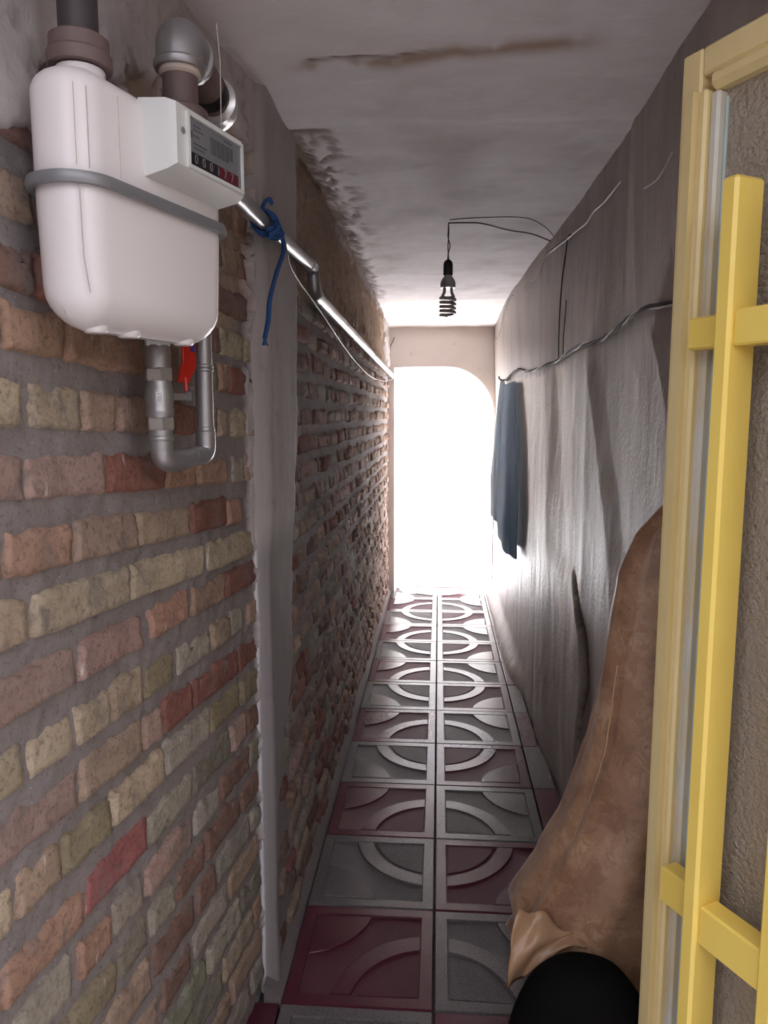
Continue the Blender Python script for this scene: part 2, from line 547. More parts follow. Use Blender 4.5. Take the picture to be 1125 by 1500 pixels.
# ------------------------------------------------------------------ setting: outdoors, shell
b = MB(); b.box((-9, -3.2, -0.25), (9, 0.44, -0.012))
tag(b.build('ground', 'alley_ground'), 'grey ground of the street outside the entrance', kind='structure')
b = MB(); b.box((-9, END + 0.25, -0.25), (9, 16, -0.004))
tag(b.build('ground', 'yard_ground'), 'pale sunlit ground of the yard beyond the archway', kind='structure')
b = MB(); b.box((-9, 12.6, -0.05), (9, 12.9, 3.2))
tag(b.build('wall_yard', 'yard_wall'), 'pale sunlit wall closing the yard beyond the archway', kind='structure')
b = MB(); b.box((-9, -3.4, -0.05), (9, -3.1, 2.3))  # unseen wall, added and sized to set the skylight at the entrance
tag(b.build('wall_street_added', 'alley_wall'), 'unseen wall added across the street to limit the skylight', kind='structure')
b = MB()
b.box((-9, 0.28, -0.05), (-0.56, 0.46, 12.5)); b.box((0.86, 0.28, -0.05), (9, 0.46, 12.5)); b.box((-0.56, 0.28, 2.24), (0.86, 0.46, 12.5))  # out of view; raised this tall to keep the sun off the street
tag(b.build('wall_front', 'alley_wall'), 'unseen house front around the entrance, raised tall to shade the street', kind='structure')
b = MB()
b.box((-0.80, 0.46, -0.05), (-0.575, END + 0.2, 2.3)); b.box((0.88, 0.46, -0.05), (1.05, END + 0.2, 2.3))  # unseen backing, added so no light leaks through the thin walls
b.box((-9, END + 0.05, -0.05), (-0.575, END + 0.25, 3.4)); b.box((0.88, END + 0.05, -0.05), (9, END + 0.25, 3.4)); b.box((-0.575, END + 0.05, 2.3), (0.88, END + 0.25, 3.4))
tag(b.build('wall_outer', 'alley_wall'), 'unseen outer masonry added around the passage to stop light leaking in', kind='structure')
b = MB(); b.box((-0.9, 0.4, 2.262), (1.1, END + 0.9, 2.42))  # unseen; closes off light, overhang past the archway added to block the sun
tag(b.build('roof', 'alley_wall'), 'unseen roof slab over the passage, with an added overhang against the sun', kind='structure')


def build_ceiling():
    xs = np.linspace(-0.62, 0.90, 150); ys = np.linspace(0.44, END + 0.02, 520)
    Y, X = np.meshgrid(ys, xs, indexing='ij')
    Z = CEIL + 0.008 * fbm(X * 3, Y * 3, 21) + 0.003 * fbm(X * 14, Y * 5, 22)
    Z = Z + 0.006 * sstep(1.98, 2.04, Y + 0.02 * fbm(X * 6, Y, 8))                       # end of the beam
    Z = Z - 0.035 * sstep(4.93, END, Y + 0.03 * X) - 0.006 * sstep(4.90, 4.96, Y + 0.16 * (X - 0.0) + 0.0)
    wob = 1.66 - 0.12 * X + 0.035 * fbm(X * 7, X * 0, 31)
    band = np.exp(-((Y - wob) / 0.030) ** 2)
    where = sstep(-0.36, -0.24, X) * (1 - sstep(0.22, 0.36, X))
    stain = band * where * sstep(-0.12, 0.22, fbm(X * 11, Y * 6, 33) + 0.16) * 0.95
    c2 = np.exp(-((Y - wob + 0.022) / 0.006) ** 2) * sstep(-0.30, -0.27, X) * (1 - sstep(-0.12, 0.02, X))
    Z = Z + 0.004 * c2
    edge = X + 0.402 - 0.004
    n = fbm(X * 26, Y * 20, 35)
    mud = (1 - sstep(0.00, 0.05, edge + 0.07 * n)) * sstep(2.03, 2.08, Y) * (1 - sstep(4.4, 5.2, Y))
    mud = np.maximum(mud, (1 - sstep(0.07, 0.17, edge)) * sstep(0.16, 0.26, n) * sstep(2.05, 2.1, Y) * (1 - sstep(3.0, 3.6, Y)) * 0.7)
    mud = np.maximum(mud, 0.9 * np.exp(-((Y - 2.06) / 0.018) ** 2) * (1 - sstep(0.06, 0.14, edge + 0.05 * n)))
    Z = Z + 0.008 * mud - 0.012 * np.exp(-((edge - 0.055 + 0.05 * n) / 0.016) ** 2) * sstep(2.1, 2.3, Y) * (1 - sstep(4.6, 5.2, Y)) * (0.5 + n)
    P = np.stack([X, Y, Z], -1)
    k = int(np.searchsorted(ys, 4.93))
    cl = empty('ceiling', label='grey trowelled plaster ceiling of the passage', kind='structure')
    grid('plaster_field', P[:k + 1], 'ceiling_plaster', dict(stain=stain[:k + 1], crack=c2[:k + 1], mud=mud[:k + 1]), cl, flip=False)
    o = grid('plaster_field', P[k:], 'pale_plaster', None, cl)
    o['label'] = 'pale cleaner plaster near the archway'
build_ceiling()


def build_right_wall():
    Ds = np.linspace(0.44, END + 0.05, 560); zs = np.linspace(-0.01, 2.23, 130)
    D, Z = np.meshgrid(Ds, zs, indexing='ij')
    X = xwall(D, Z)
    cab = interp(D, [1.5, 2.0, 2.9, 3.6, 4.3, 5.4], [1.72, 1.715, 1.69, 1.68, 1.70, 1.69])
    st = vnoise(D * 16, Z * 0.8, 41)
    pale = sstep(2.50, 2.80, D + 0.25 * st - 0.45 * (Z - 1.1) * sstep(1.1, 1.7, Z)) * (1 - sstep(cab - 0.02, cab + 0.0, Z + 0.05 * np.abs(st))) * sstep(0.55, 1.0, Z + 0.35 * st)  # below the cable: partly cleaner plaster, partly painted archway light
    De = interp(Z, [0.2, 0.45, 0.61, 0.75, 0.87, 0.93], [2.52, 2.44, 2.38, 2.46, 2.62, 2.70])
    wid = interp(Z, [0.45, 0.60, 0.76, 0.86, 0.92], [0.0, 0.030, 0.055, 0.04, 0.0])
    gap = ((D > De - wid) & (D < De + 0.002)).astype(float)
    X = X + gap * 0.006
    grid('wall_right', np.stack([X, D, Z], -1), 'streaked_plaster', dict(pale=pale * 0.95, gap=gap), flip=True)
    o = bpy.data.objects['wall_right']
    tag(o, 'bulging streaky plaster wall of the passage with bare wires', kind='structure')
build_right_wall()


def build_end_wall():
    # lintel and right haunch of the archway, seen from inside; opening rounded at one corner
    x0, x1, zt = -0.60, 0.90, 2.30
    op = [(-0.362, -0.02), (-0.362, 1.848), (-0.20, 1.856), (0.06, 1.855)]
    for i in range(1, 13):
        a = PI / 2 * (1 - i / 12)
        op.append((0.06 + 0.385 * math.cos(a), 1.455 + 0.40 * math.sin(a)))
    op.append((0.448, -0.02))
    outer = [(x0, -0.02), (x0, zt)] + [(x0 + (x1 - x0) * i / 14, zt) for i in range(1, 14)] + [(x1, zt), (x1, -0.02)]
    # pair the two outlines point by point
    n = len(op)
    out = []
    for i in range(n):
        if i == 0: out.append((x0, -0.02))
        elif i == 1: out.append((x0, zt))
        elif i == n - 1: out.append((x1, -0.02))
        else: out.append((op[i][0] + (x1 - op[i][0]) * ((i - 2) / (n - 4)) ** 2 if i > 3 else op[i][0], zt))
    out[-2] = (x1, zt)
    b = MB(); v = []; f = []
    for (px, pz), (qx, qz) in zip(op, out):
        v += [(px, END, pz), (qx, END, qz), (px, END + 0.24, pz), (qx, END + 0.24, qz)]
    for i in range(n - 1):
        a = 4 * i; c = a + 4
        f += [(a, c, c + 1, a + 1), (a + 2, a + 3, c + 3, c + 2), (a, a + 2, c + 2, c), (a + 1, c + 1, c + 3, a + 3)]
    b.add(v, f)
    tag(b.build('wall_far', 'pale_plaster'), 'pale plaster end wall with archway rounded at its right corner', kind='structure')
build_end_wall()


# ------------------------------------------------------------------ floor: slab, patterned cement tiles, border strips
def tile_mesh():
    s = TS - 0.004
    b = MB()
    h0, h1, c = -0.0048, 0.0, 0.0022
    b.cur = 1
    b.box((0, 0, -0.03), (s, s, h0), 0.0015)
    def band(inner, outer, closed=False):
        def mid(p, q, d):
            L = math.hypot(q[0] - p[0], q[1] - p[1]); k = d / L
            return (p[0] + (q[0] - p[0]) * k, p[1] + (q[1] - p[1]) * k)
        rows = []
        for p, q in zip(inner, outer):
            a, e = mid(p, q, c), mid(q, p, c)
            rows.append([(*p, h0), (*a, h1), (*e, h1), (*q, h0)])
        if closed: rows.append(rows[0])
        b.rings(rows, not closed, not closed, closed=False)
    w = 0.036
    b.cur = 0
    band([(w, w), (s - w, w), (s - w, s - w), (w, s - w)], [(0.001, 0.001), (s - 0.001, 0.001), (s - 0.001, s - 0.001), (0.001, s - 0.001)], True)
    def arc(r, n=14, cx=0.0, cy=0.0, flip=False):
        a0 = math.asin((w + 0.003) / r); a1 = PI / 2 - a0
        pts = []
        for i in range(n):
            a = a0 + (a1 - a0) * i / (n - 1)
            x, y = r * math.cos(a), r * math.sin(a)
            pts.append((s - x, s - y) if flip else (x, y))
        return pts
    band(arc(0.212), arc(0.268))                                            # the polished ring around the corner
    # quarter disc in the opposite corner
    k = w + 0.006
    q = arc(0.205, 14, flip=True)
    b.prism([(s - k, s - k)] + q, h0, h1, 0.002)
    # pale textured quarter disc inside the ring, a little lower
    b.cur = 1
    b.prism([(k, k)] + arc(0.200), h0, h1 - 0.0015, 0.001)
    # textured field between the two rings
    me = bpy.data.meshes.new('tile')
    me.from_pydata(b.v, [], b.f)
    me.materials.append(M['tile_polished']); me.materials.append(M['tile_matte'])
    me.polygons.foreach_set('material_index', b.mi)
    fix_normals(me)
    return me, s

def build_floor():
    b = MB(); b.box((-0.60, 0.44, -0.20), (0.90, END + 0.27, -0.022))
    fl = tag(b.build('floor', 'grout'), 'passage floor of maroon and grey patterned cement tiles', kind='structure')
    me, s = tile_mesh()
    RED, GREY = (0.110, 0.010, 0.028), (0.150, 0.138, 0.140)
    def colour(o, red):
        base = RED if red else GREY
        k = random.uniform(0.88, 1.12)
        o.color = (base[0] * k, base[1] * k * random.uniform(0.95, 1.05), base[2] * k, 1)
    g = 0.002
    for k in range(-3, 12):
        y0, y1 = T0 + k * TS + g, T0 + (k + 1) * TS - g
        for side in (-1, 1):
            o = link('tile', me, fl)
            near = (k % 2 == 0)
            # the ring's centre is a corner on the middle joint, near or far edge by turns
            if side > 0 and near: o.location, r = (g, y0, 0), 0
            elif side > 0: o.location, r = (g, y1, 0), -PI / 2
            elif near: o.location, r = (-g, y0, 0), PI / 2
            else: o.location, r = (-g, y1, 0), PI
            o.rotation_euler = (random.uniform(-1, 1) * 0.002, random.uniform(-1, 1) * 0.002, r)
            colour(o, (k % 2 == 0) if side < 0 else (k % 2 != 0))
    # narrow cut tiles along the walls
    def strip(xa, xb, ya, yb, red):
        m = MB(); m.box((xa, ya, -0.03), (xb, yb, 0.0), 0.002)
        o = m.build('border_tile', 'tile_polished', fl)
        colour(o, red)
    for k in range(-3, 12):
        y0, y1 = T0 + k * TS + g, T0 + (k + 1) * TS - g
        strip(0.3875, 0.475 if k < 4 else 0.455, y0, y1, k % 2 == 0)
        if k < 0:
            strip(-0.475, -0.3875, y0, y1, k % 2 != 0)
    return fl
build_floor()

# cement fillet along the foot of the brick wall of the passage, and of the plaster wall beyond the border strip
def fillet(name, label, xa, xb, h, D0, D1):
    n = 60
    Ds = np.linspace(D0, D1, n)
    b = MB(); rows = []
    for D in Ds:
        w = xb + 0.010 * float(vnoise(D * 4, 0.3, 51)); hh = h * (1 + 0.5 * float(vnoise(D * 6, 7.7, 52)))
        rows.append([(xa, D, -0.02), (xa, D, hh), (xa + (w - xa) * 0.45, D, hh * 0.75), (w, D, 0.004), (w, D, -0.02)])
    b.rings(rows)
    return tag(b.build(name, 'cement', smooth=True), label, kind='structure')
fillet('baseboard_left', 'rough cement fillet at the foot of the brick wall', -0.428, -0.386, 0.045, 1.70, END)


# ------------------------------------------------------------------ left side: near brick wall
BRICKC = dict(
    cream=(0.50, 0.42, 0.30), tan=(0.43, 0.315, 0.235), pink=(0.43, 0.285, 0.245), orange=(0.43, 0.265, 0.19),
    red=(0.29, 0.118, 0.09), brown=(0.26, 0.155, 0.12), olive=(0.31, 0.26, 0.165), grey=(0.40, 0.36, 0.30), green=(0.27, 0.255, 0.19), painted=(0.34, 0.125, 0.12))

def brick_mesh(L, H, seed, depth=0.007, step=0.0085, nz=9, rag=1.0):
    """rough fired brick: only the weathered face and its edges stand out of the mortar"""
    nx = max(6, int(L / step) + 1)
    u = np.linspace(-0.5, 0.5, nx); w = np.linspace(-0.5, 0.5, nz)
    U, W = np.meshgrid(u, w, indexing='ij')
    e = np.minimum((0.5 - np.abs(U)) * L, (0.5 - np.abs(W)) * H)
    prof = np.clip(e / 0.008, 0, 1) ** 0.5
    rr = 0.012
    cx = np.clip(np.abs(U) * L - (L / 2 - rr), 0, None); cz = np.clip(np.abs(W) * H - (H / 2 - rr), 0, None)
    rc = np.hypot(cx, cz) / rr
    X = U * L - np.sign(U) * np.where(rc > 1, cx * (1 - 1 / np.maximum(rc, 1e-6)), 0)
    Z = W * H - np.sign(W) * np.where(rc > 1, cz * (1 - 1 / np.maximum(rc, 1e-6)), 0)
    m = U * L
    X = X + rag * (0.006 * fbm(W * 4 + seed, U * 2, seed, 3)) * np.abs(U) * 2
    # lower edge nearly straight, upper edge eaten into by the mortar
    up = (W > 0.2) * np.clip(0.3 + 1.4 * float(vnoise(seed * 1.37, 0.5, 7)) + 0.5, 0.15, 1.3)
    Z = Z + rag * (0.0035 * fbm(m * 45 + seed * 1.7, W * 0.8, seed + 5, 3) + up * (0.014 * fbm(m * 38, W * 0.4, seed + 21, 3) - 0.002))
    Y = -0.005 + prof * (depth + 0.005) - 0.003 * (W + 0.5) + rag * 0.0045 * fbm(m * 22, W * 3, seed + 9, 4) + 0.0022 * vnoise(m * 90, W * 6, seed + 2)
    Y = np.where(e <= 1e-9, -0.010, Y)
    v = np.stack([X, Y, Z], -1).reshape(-1, 3)
    f = []
    for i in range(nx - 1):
        for j in range(nz - 1):
            a = i * nz + j
            f.append((a, a + nz, a + nz + 1, a + 1))
    me = bpy.data.meshes.new('brick')
    me.from_pydata([tuple(p) for p in v], [], f)
    me.polygons.foreach_set('use_smooth', [True] * len(f))
    me.materials.append(M['brick'])
    return me

NEAR_ROWS = [   # (bottom z at the corner, slope, [(u from, u to, colour), ...]) from low to high below; u runs from the corner to the street
 (1.585, 0.039, [(0.95, 0.815, 'brown'), (0.812, 0.690, 'red'), (0.687, 0.546, 'brown'), (0.54, 0.40, 'red'), (0.39, 0.20, 'brown'), (0.195, 0.060, 'cream'), (0.051, 0.0, 'cream')]),
 (1.509, 0.0416, [(0.953, 0.888, 'pink'), (0.886, 0.758, 'orange'), (0.756, 0.541, 'orange'), (0.536, 0.393, 'brown'), (0.39, 0.216, 'green'), (0.212, 0.158, 'orange'), (0.152, 0.0, 'red')]),
 (1.414, 0.0442, [(0.941, 0.859, 'cream'), (0.843, 0.725, 'cream'), (0.722, 0.633, 'tan'), (0.628, 0.532, 'tan'), (0.528, 0.428, 'brown'), (0.42, 0.339, 'red'), (0.333, 0.222, 'brown'), (0.215, 0.157, 'cream'), (0.14, 0.0, 'cream')]),
 (1.313, 0.0572, [(0.95, 0.863, 'pink'), (0.858, 0.666, 'pink'), (0.662, 0.472, 'red'), (0.467, 0.339, 'orange'), (0.334, 0.184, 'orange'), (0.143, 0.065, 'grey'), (0.06, 0.0, 'tan')]),
 (1.222, 0.0543, [(0.981, 0.915, 'pink'), (0.911, 0.765, 'orange'), (0.759, 0.579, 'tan'), (0.576, 0.378, 'tan'), (0.37, 0.187, 'red'), (0.179, 0.094, 'orange')]),
 (1.137, 0.0547, [(0.989, 0.873, 'cream'), (0.862, 0.613, 'cream'), (0.607, 0.310, 'cream'), (0.301, 0.018, 'cream')]),
 (1.071, 0.0287, [(0.988, 0.776, 'pink'), (0.766, 0.584, 'pink'), (0.548, 0.391, 'orange'), (0.38, 0.208, 'orange'), (0.202, 0.018, 'red')]),
 (0.974, 0.036, [(0.997, 0.898, 'cream'), (0.891, 0.788, 'cream'), (0.784, 0.690, 'cream'), (0.688, 0.585, 'tan'), (0.58, 0.468, 'olive'), (0.454, 0.298, 'grey'), (0.285, 0.187, 'tan'), (0.181, 0.098, 'grey'), (0.071, 0.012, 'tan')]),
 (0.881, 0.0488, [(1.016, 0.785, 'pink'), (0.779, 0.597, 'tan'), (0.592, 0.524, 'pink'), (0.519, 0.393, 'red'), (0.387, 0.147, 'red'), (0.14, 0.014, 'red')]),
 (0.801, 0.0443, [(1.024, 0.935, 'cream'), (0.93, 0.833, 'tan'), (0.829, 0.703, 'olive'), (0.697, 0.515, 'cream'), (0.51, 0.311, 'grey'), (0.306, 0.135, 'olive'), (0.129, 0.016, 'olive')]),
 (0.713, 0.0365, [(1.034, 0.970, 'grey'), (0.965, 0.788, 'orange'), (0.781, 0.588, 'painted'), (0.581, 0.404, 'grey'), (0.396, 0.198, 'green'), (0.187, 0.095, 'pink'), (0.089, 0.012, 'brown')]),
]

def random_row(z0, slope, rng, pal):
    out = []; u = 1.06 + rng.uniform(0, 0.1)
    while u > 0.03:
        L = rng.choice([0.19, 0.2, 0.21, 0.1, 0.14]) * rng.uniform(0.92, 1.05)
        a, c = u, max(u - L, 0.012)
        if a - c > 0.03:
            out.append((a, c + 0.006, rng.choice(pal)))
        u = c - rng.uniform(0.0, 0.012)
        if c <= 0.013: break
    return (z0, slope, out)

def build_near_wall():
    rng = random.Random(3)
    rows = list(NEAR_ROWS)
    z, sl = 0.713, 0.037
    while z > 0.06:
        z -= 0.0835
        rows.append(random_row(z, sl, rng, ['grey', 'cream', 'pink', 'orange', 'green', 'brown', 'tan', 'olive', 'grey', 'brown']))
    z = 1.585
    top = []
    for i in range(3):
        z += 0.088
        top.append(random_row(z, 0.035, rng, ['brown', 'red', 'brown', 'orange', 'tan', 'brown']))
    rows += top
    # mortar bed; plaster and mud patches above
    us = np.arange(-0.02, 1.335, 0.0065); zs = np.arange(-0.01, 2.23, 0.0065)
    U, Z = np.meshgrid(us, zs, indexing='ij')
    Y = 0.006 * fbm(U * 9, Z * 14, 61) + 0.004 * fbm(U * 45, Z * 45, 62, 3)
    Y = np.clip(Y, -0.005, 0.006)
    n = fbm(U * 7, Z * 7, 63); n2 = fbm(U * 22, Z * 22, 64)
    # plaster: top band and the torn edge next to the pillar
    topz = interp(U, [0.0, 0.04, 0.10, 0.2, 0.45, 0.60, 0.75, 0.9, 1.3], [1.98, 2.04, 2.10, 2.10, 2.02, 1.96, 1.875, 1.83, 1.80])
    plaster = sstep(-0.006, 0.006, Z - topz + 0.09 * n + 0.04 * n2)
    wedge = interp(Z, [0.0, 0.4, 1.10, 1.16, 1.20, 1.32, 1.6, 1.8, 2.0, 2.2], [0.004, 0.008, 0.012, 0.02, 0.055, 0.05, 0.035, 0.05, 0.03, 0.03])
    plaster = np.maximum(plaster, sstep(-0.004, 0.004, wedge - U + 0.05 * n2 + 0.02 * n))
    mud = sstep(0.0, 0.04, Z - 1.62 + 0.12 * n) * (1 - sstep(0.45, 0.75, U))
    torn = sstep(0.02, 0.07, n2 + 0.10 - 1.6 * np.abs(U - 0.055 - 0.25 * n * 0.3)) * sstep(1.72, 1.80, Z) * (1 - sstep(2.10, 2.15, Z)) * sstep(0.008, 0.02, U)
    plaster = plaster * (1 - torn); mud = np.maximum(mud, torn)
    flush = sstep(1.60, 1.80, Z) * (1 - sstep(0.03, 0.22, U))
    Y = Y + plaster * (0.011 + 0.004 * n2 + 0.016 * flush) + mud * 0.005 * n2 * (1 - plaster)
    Y = np.where(U < 0.0, np.minimum(Y, 0.0), Y)
    wall = tag(grid('wall_left', np.stack([U, Y, Z], -1), 'mortar', dict(plaster=plaster, mud=mud), flip=True, loc=NEAR_O, rotz=NEAR_R),
               'rough brick wall beside the gas meter with thick grey mortar', kind='structure')
    idx = 0
    for (z0, slope, bricks) in rows:
        for (ua, ub, cname) in bricks:
            idx += 1
            L = ua - ub + 0.006; uc = (ua + ub) / 2
            if L < 0.02: continue
            zb = z0 + slope * uc
            if zb > 1.93 or zb < 0.0: continue
            H = 0.067 + rng.uniform(-0.004, 0.005)
            if zb > float(interp(uc, [0.0, 0.04, 0.10, 0.2, 0.45, 0.60, 0.75, 0.9, 1.3], [1.98, 2.04, 2.10, 2.10, 2.02, 1.96, 1.875, 1.83, 1.80])) - 0.02: continue
            me = brick_mesh(L, H, idx, depth=rng.uniform(0.0055, 0.0095))
            o = link('brick', me, wall)
            o.location = (uc, 0.0015, zb + H / 2 - 0.002)
            o.rotation_euler = (0, -slope + rng.uniform(-0.012, 0.012), 0)
            c = BRICKC[cname]; k = rng.uniform(0.88, 1.10)
            o.color = (c[0] * k * rng.uniform(0.96, 1.04), c[1] * k * rng.uniform(0.96, 1.04), c[2] * k, 1)
    return wall
build_near_wall()


# ------------------------------------------------------------------ left side: passage wall of brick with a mud band on top
PIL_Z = [0.0, 0.03, 0.10, 0.20, 0.33, 0.53, 0.656, 0.76, 0.92, 1.2, 1.485, 1.78, 2.22]
PIL_D = [1.765, 1.775, 1.79, 1.775, 1.785, 1.80, 1.885, 2.005, 2.0, 2.043, 2.086, 2.11, 2.125]

def build_hall_wall():
    rng = random.Random(9)
    Ds = np.concatenate([np.arange(1.74, 3.2, 0.009), np.arange(3.2, END + 0.04, 0.016)])
    zs = np.arange(-0.01, 2.225, 0.009)
    D, Z = np.meshgrid(Ds, zs, indexing='ij')
    n2 = fbm(D * 18, Z * 18, 72); n = fbm(D * 5, Z * 8, 71)
    Y = np.clip(0.007 * fbm(D * 8, Z * 14, 73) + 0.004 * fbm(D * 40, Z * 40, 74, 3), -0.005, 0.006)
    mudz = interp(D, [1.7, 2.3, 3.0, 4.5, 6.2], [1.80, 1.82, 1.83, 1.84, 1.86])
    mud = sstep(-0.015, 0.015, Z - mudz + 0.05 * n + 0.03 * n2)
    Y = Y + mud * (0.010 + 0.014 * n2 + 0.016 * fbm(D * 42, Z * 22, 75, 4))
    # plaster of the ceiling comes down over the top of the wall in a ragged lip
    lip = sstep(-0.01, 0.01, Z - 2.175 + 0.05 * n2) * sstep(2.6, 3.2, D)
    endp = sstep(5.55, 5.62, D + 0.10 * n2) * sstep(1.86, 1.90, Z + 0.05 * n2)
    plaster = np.maximum(lip, endp)
    Y = Y + plaster * 0.006
    U = 1.75 - D
    wall = tag(grid('wall_hall_left', np.stack([U, Y, Z], -1), 'mortar', dict(plaster=plaster, mud=mud), flip=False, loc=HALL_O, rotz=HALL_R),
               'long brick wall of the passage under a brown mud band', kind='structure')
    variants = [brick_mesh(0.19, 0.058, 300 + i, depth=0.009, step=0.016, nz=6) for i in range(14)]
    half = [brick_mesh(0.10, 0.058, 330 + i, depth=0.009, step=0.016, nz=6) for i in range(8)]
    pal = ['brown', 'red', 'pink', 'tan', 'brown', 'grey', 'brown', 'orange', 'grey', 'red', 'tan']
    nmax, made = 296, 0
    spots = []
    z = 0.012; r = 0
    while z < 1.80:
        Dl = float(interp(z + 0.03, PIL_Z, PIL_D)) - 0.03
        d = Dl - rng.uniform(0, 0.08)
        while d < END - 0.02:
            hf = rng.random() < 0.55
            L = (0.104 if hf else 0.20) * rng.uniform(0.93, 1.06)
            if d + L > Dl + 0.02 and d > 1.785:
                spots.append((d + L / 2, z + rng.uniform(-0.004, 0.004), L, hf))
            d += L + rng.uniform(0.004, 0.016)
        z += 0.0835; r += 1
    spots.sort(key=lambda q: q[0])
    joined = MB()
    for (dc, zb, L, hf) in spots:
        c = BRICKC[rng.choice(pal)]; k = rng.uniform(0.62, 0.86)
        H = 0.066 * rng.uniform(0.92, 1.1)
        me = rng.choice(half if hf else variants)
        if made < nmax:
            o = link('brick', me, wall)
            o.location = (1.75 - dc, 0.0, zb + H / 2)
            o.scale = ((L + 0.006) / (0.10 if hf else 0.19), rng.uniform(0.8, 1.9), H / 0.058)
            o.rotation_euler = (0, rng.uniform(-0.03, 0.03), 0)
            o.color = (c[0] * k, c[1] * k, c[2] * k, 1)
            made += 1
        else:
            sx, sz, sy = (L + 0.006) / (0.10 if hf else 0.19), H / 0.058, rng.uniform(0.8, 2.1)
            vs = [(v.co.x * sx + 1.75 - dc, v.co.y * sy, v.co.z * sz + zb + H / 2) for v in me.vertices]
            joined.add(vs, [tuple(p.vertices) for p in me.polygons])
    o = joined.build('brick_courses', 'brick_joined', wall)
    o.data.polygons.foreach_set('use_smooth', [True] * len(o.data.polygons))
    o['kind'] = 'stuff'
    return wall
build_hall_wall()

def build_pillar():
    """plaster strip at the corner: return face, rounded arris, then the face along the passage with a ragged far edge"""
    zs = np.arange(-0.01, 2.225, 0.0075)
    prof_n = 26
    P = np.zeros((prof_n, len(zs), 3)); E = np.zeros((prof_n, len(zs))); Lw = np.zeros((prof_n, len(zs)))
    for j, z in enumerate(zs):
        De = float(interp(z, PIL_Z, PIL_D)) + 0.016 * float(fbm(z * 16, 3.1, 81)) + 0.010 * float(fbm(z * 60, 1.1, 82, 2))
        De = max(De, 1.762)
        # the return starts behind the near bricks
        wig = 0.005 * float(fbm(z * 22, 5.5, 83)) 
        low = 1 - float(sstep(1.12, 1.22, z))
        xr = -0.398 + 0.006 * (1 - low)
        pts = [(-0.452, 1.752 + wig), (-0.441 + wig * 0.6, 1.738 + wig * 0.3), (-0.432 + wig * 0.5, 1.733), (-0.427 + wig * 0.5, 1.736), (-0.412, 1.735), (-0.402, 1.738)]
        nn = prof_n - len(pts) - 2
        for q in range(nn):
            t = q / (nn - 1)
            D = 1.752 + (De - 1.752) * t
            pts.append((xr + 0.004 * float(fbm(D * 12, z * 6, 84)) - 0.003 * t, D))
        pts.append((xr - 0.010, De + 0.003)); pts.append((-0.435, De + 0.004))
        for i, (x, y) in enumerate(pts):
            P[i, j] = (x, y, z)
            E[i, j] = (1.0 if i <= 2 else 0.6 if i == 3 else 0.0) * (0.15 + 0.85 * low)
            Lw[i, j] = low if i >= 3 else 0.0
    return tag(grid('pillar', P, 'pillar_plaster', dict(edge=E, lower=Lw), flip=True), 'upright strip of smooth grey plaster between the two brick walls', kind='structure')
build_pillar()


# ------------------------------------------------------------------ gas meter
MET_A = math.radians(17)
MET_O = (-0.399, 0.85, 0.0)
MET_R = -(PI / 2 + MET_A)
TM = Vector((math.sin(MET_A), math.cos(MET_A), 0)); NM = Vector((math.cos(MET_A), -math.sin(MET_A), 0))
def mw(u, o, z):                                    # a point given along, out of and up the meter
    return tuple(Vector(MET_O) + TM * u + NM * o + Vector((0, 0, z)))
def ml(u, o, z):                                    # the same in the meter's own frame
    return (-u, o, z)

def rrect(u0, u1, o0, o1, r, n=7):
    pts = []
    for cx, cy, a0 in ((u1 - r, o1 - r, 0), (u0 + r, o1 - r, 90), (u0 + r, o0 + r, 180), (u1 - r, o0 + r, 270)):
        for i in range(n):
            a = math.radians(a0 + 90 * i / (n - 1))
            pts.append((cx + r * math.cos(a), cy + r * math.sin(a)))
    return pts

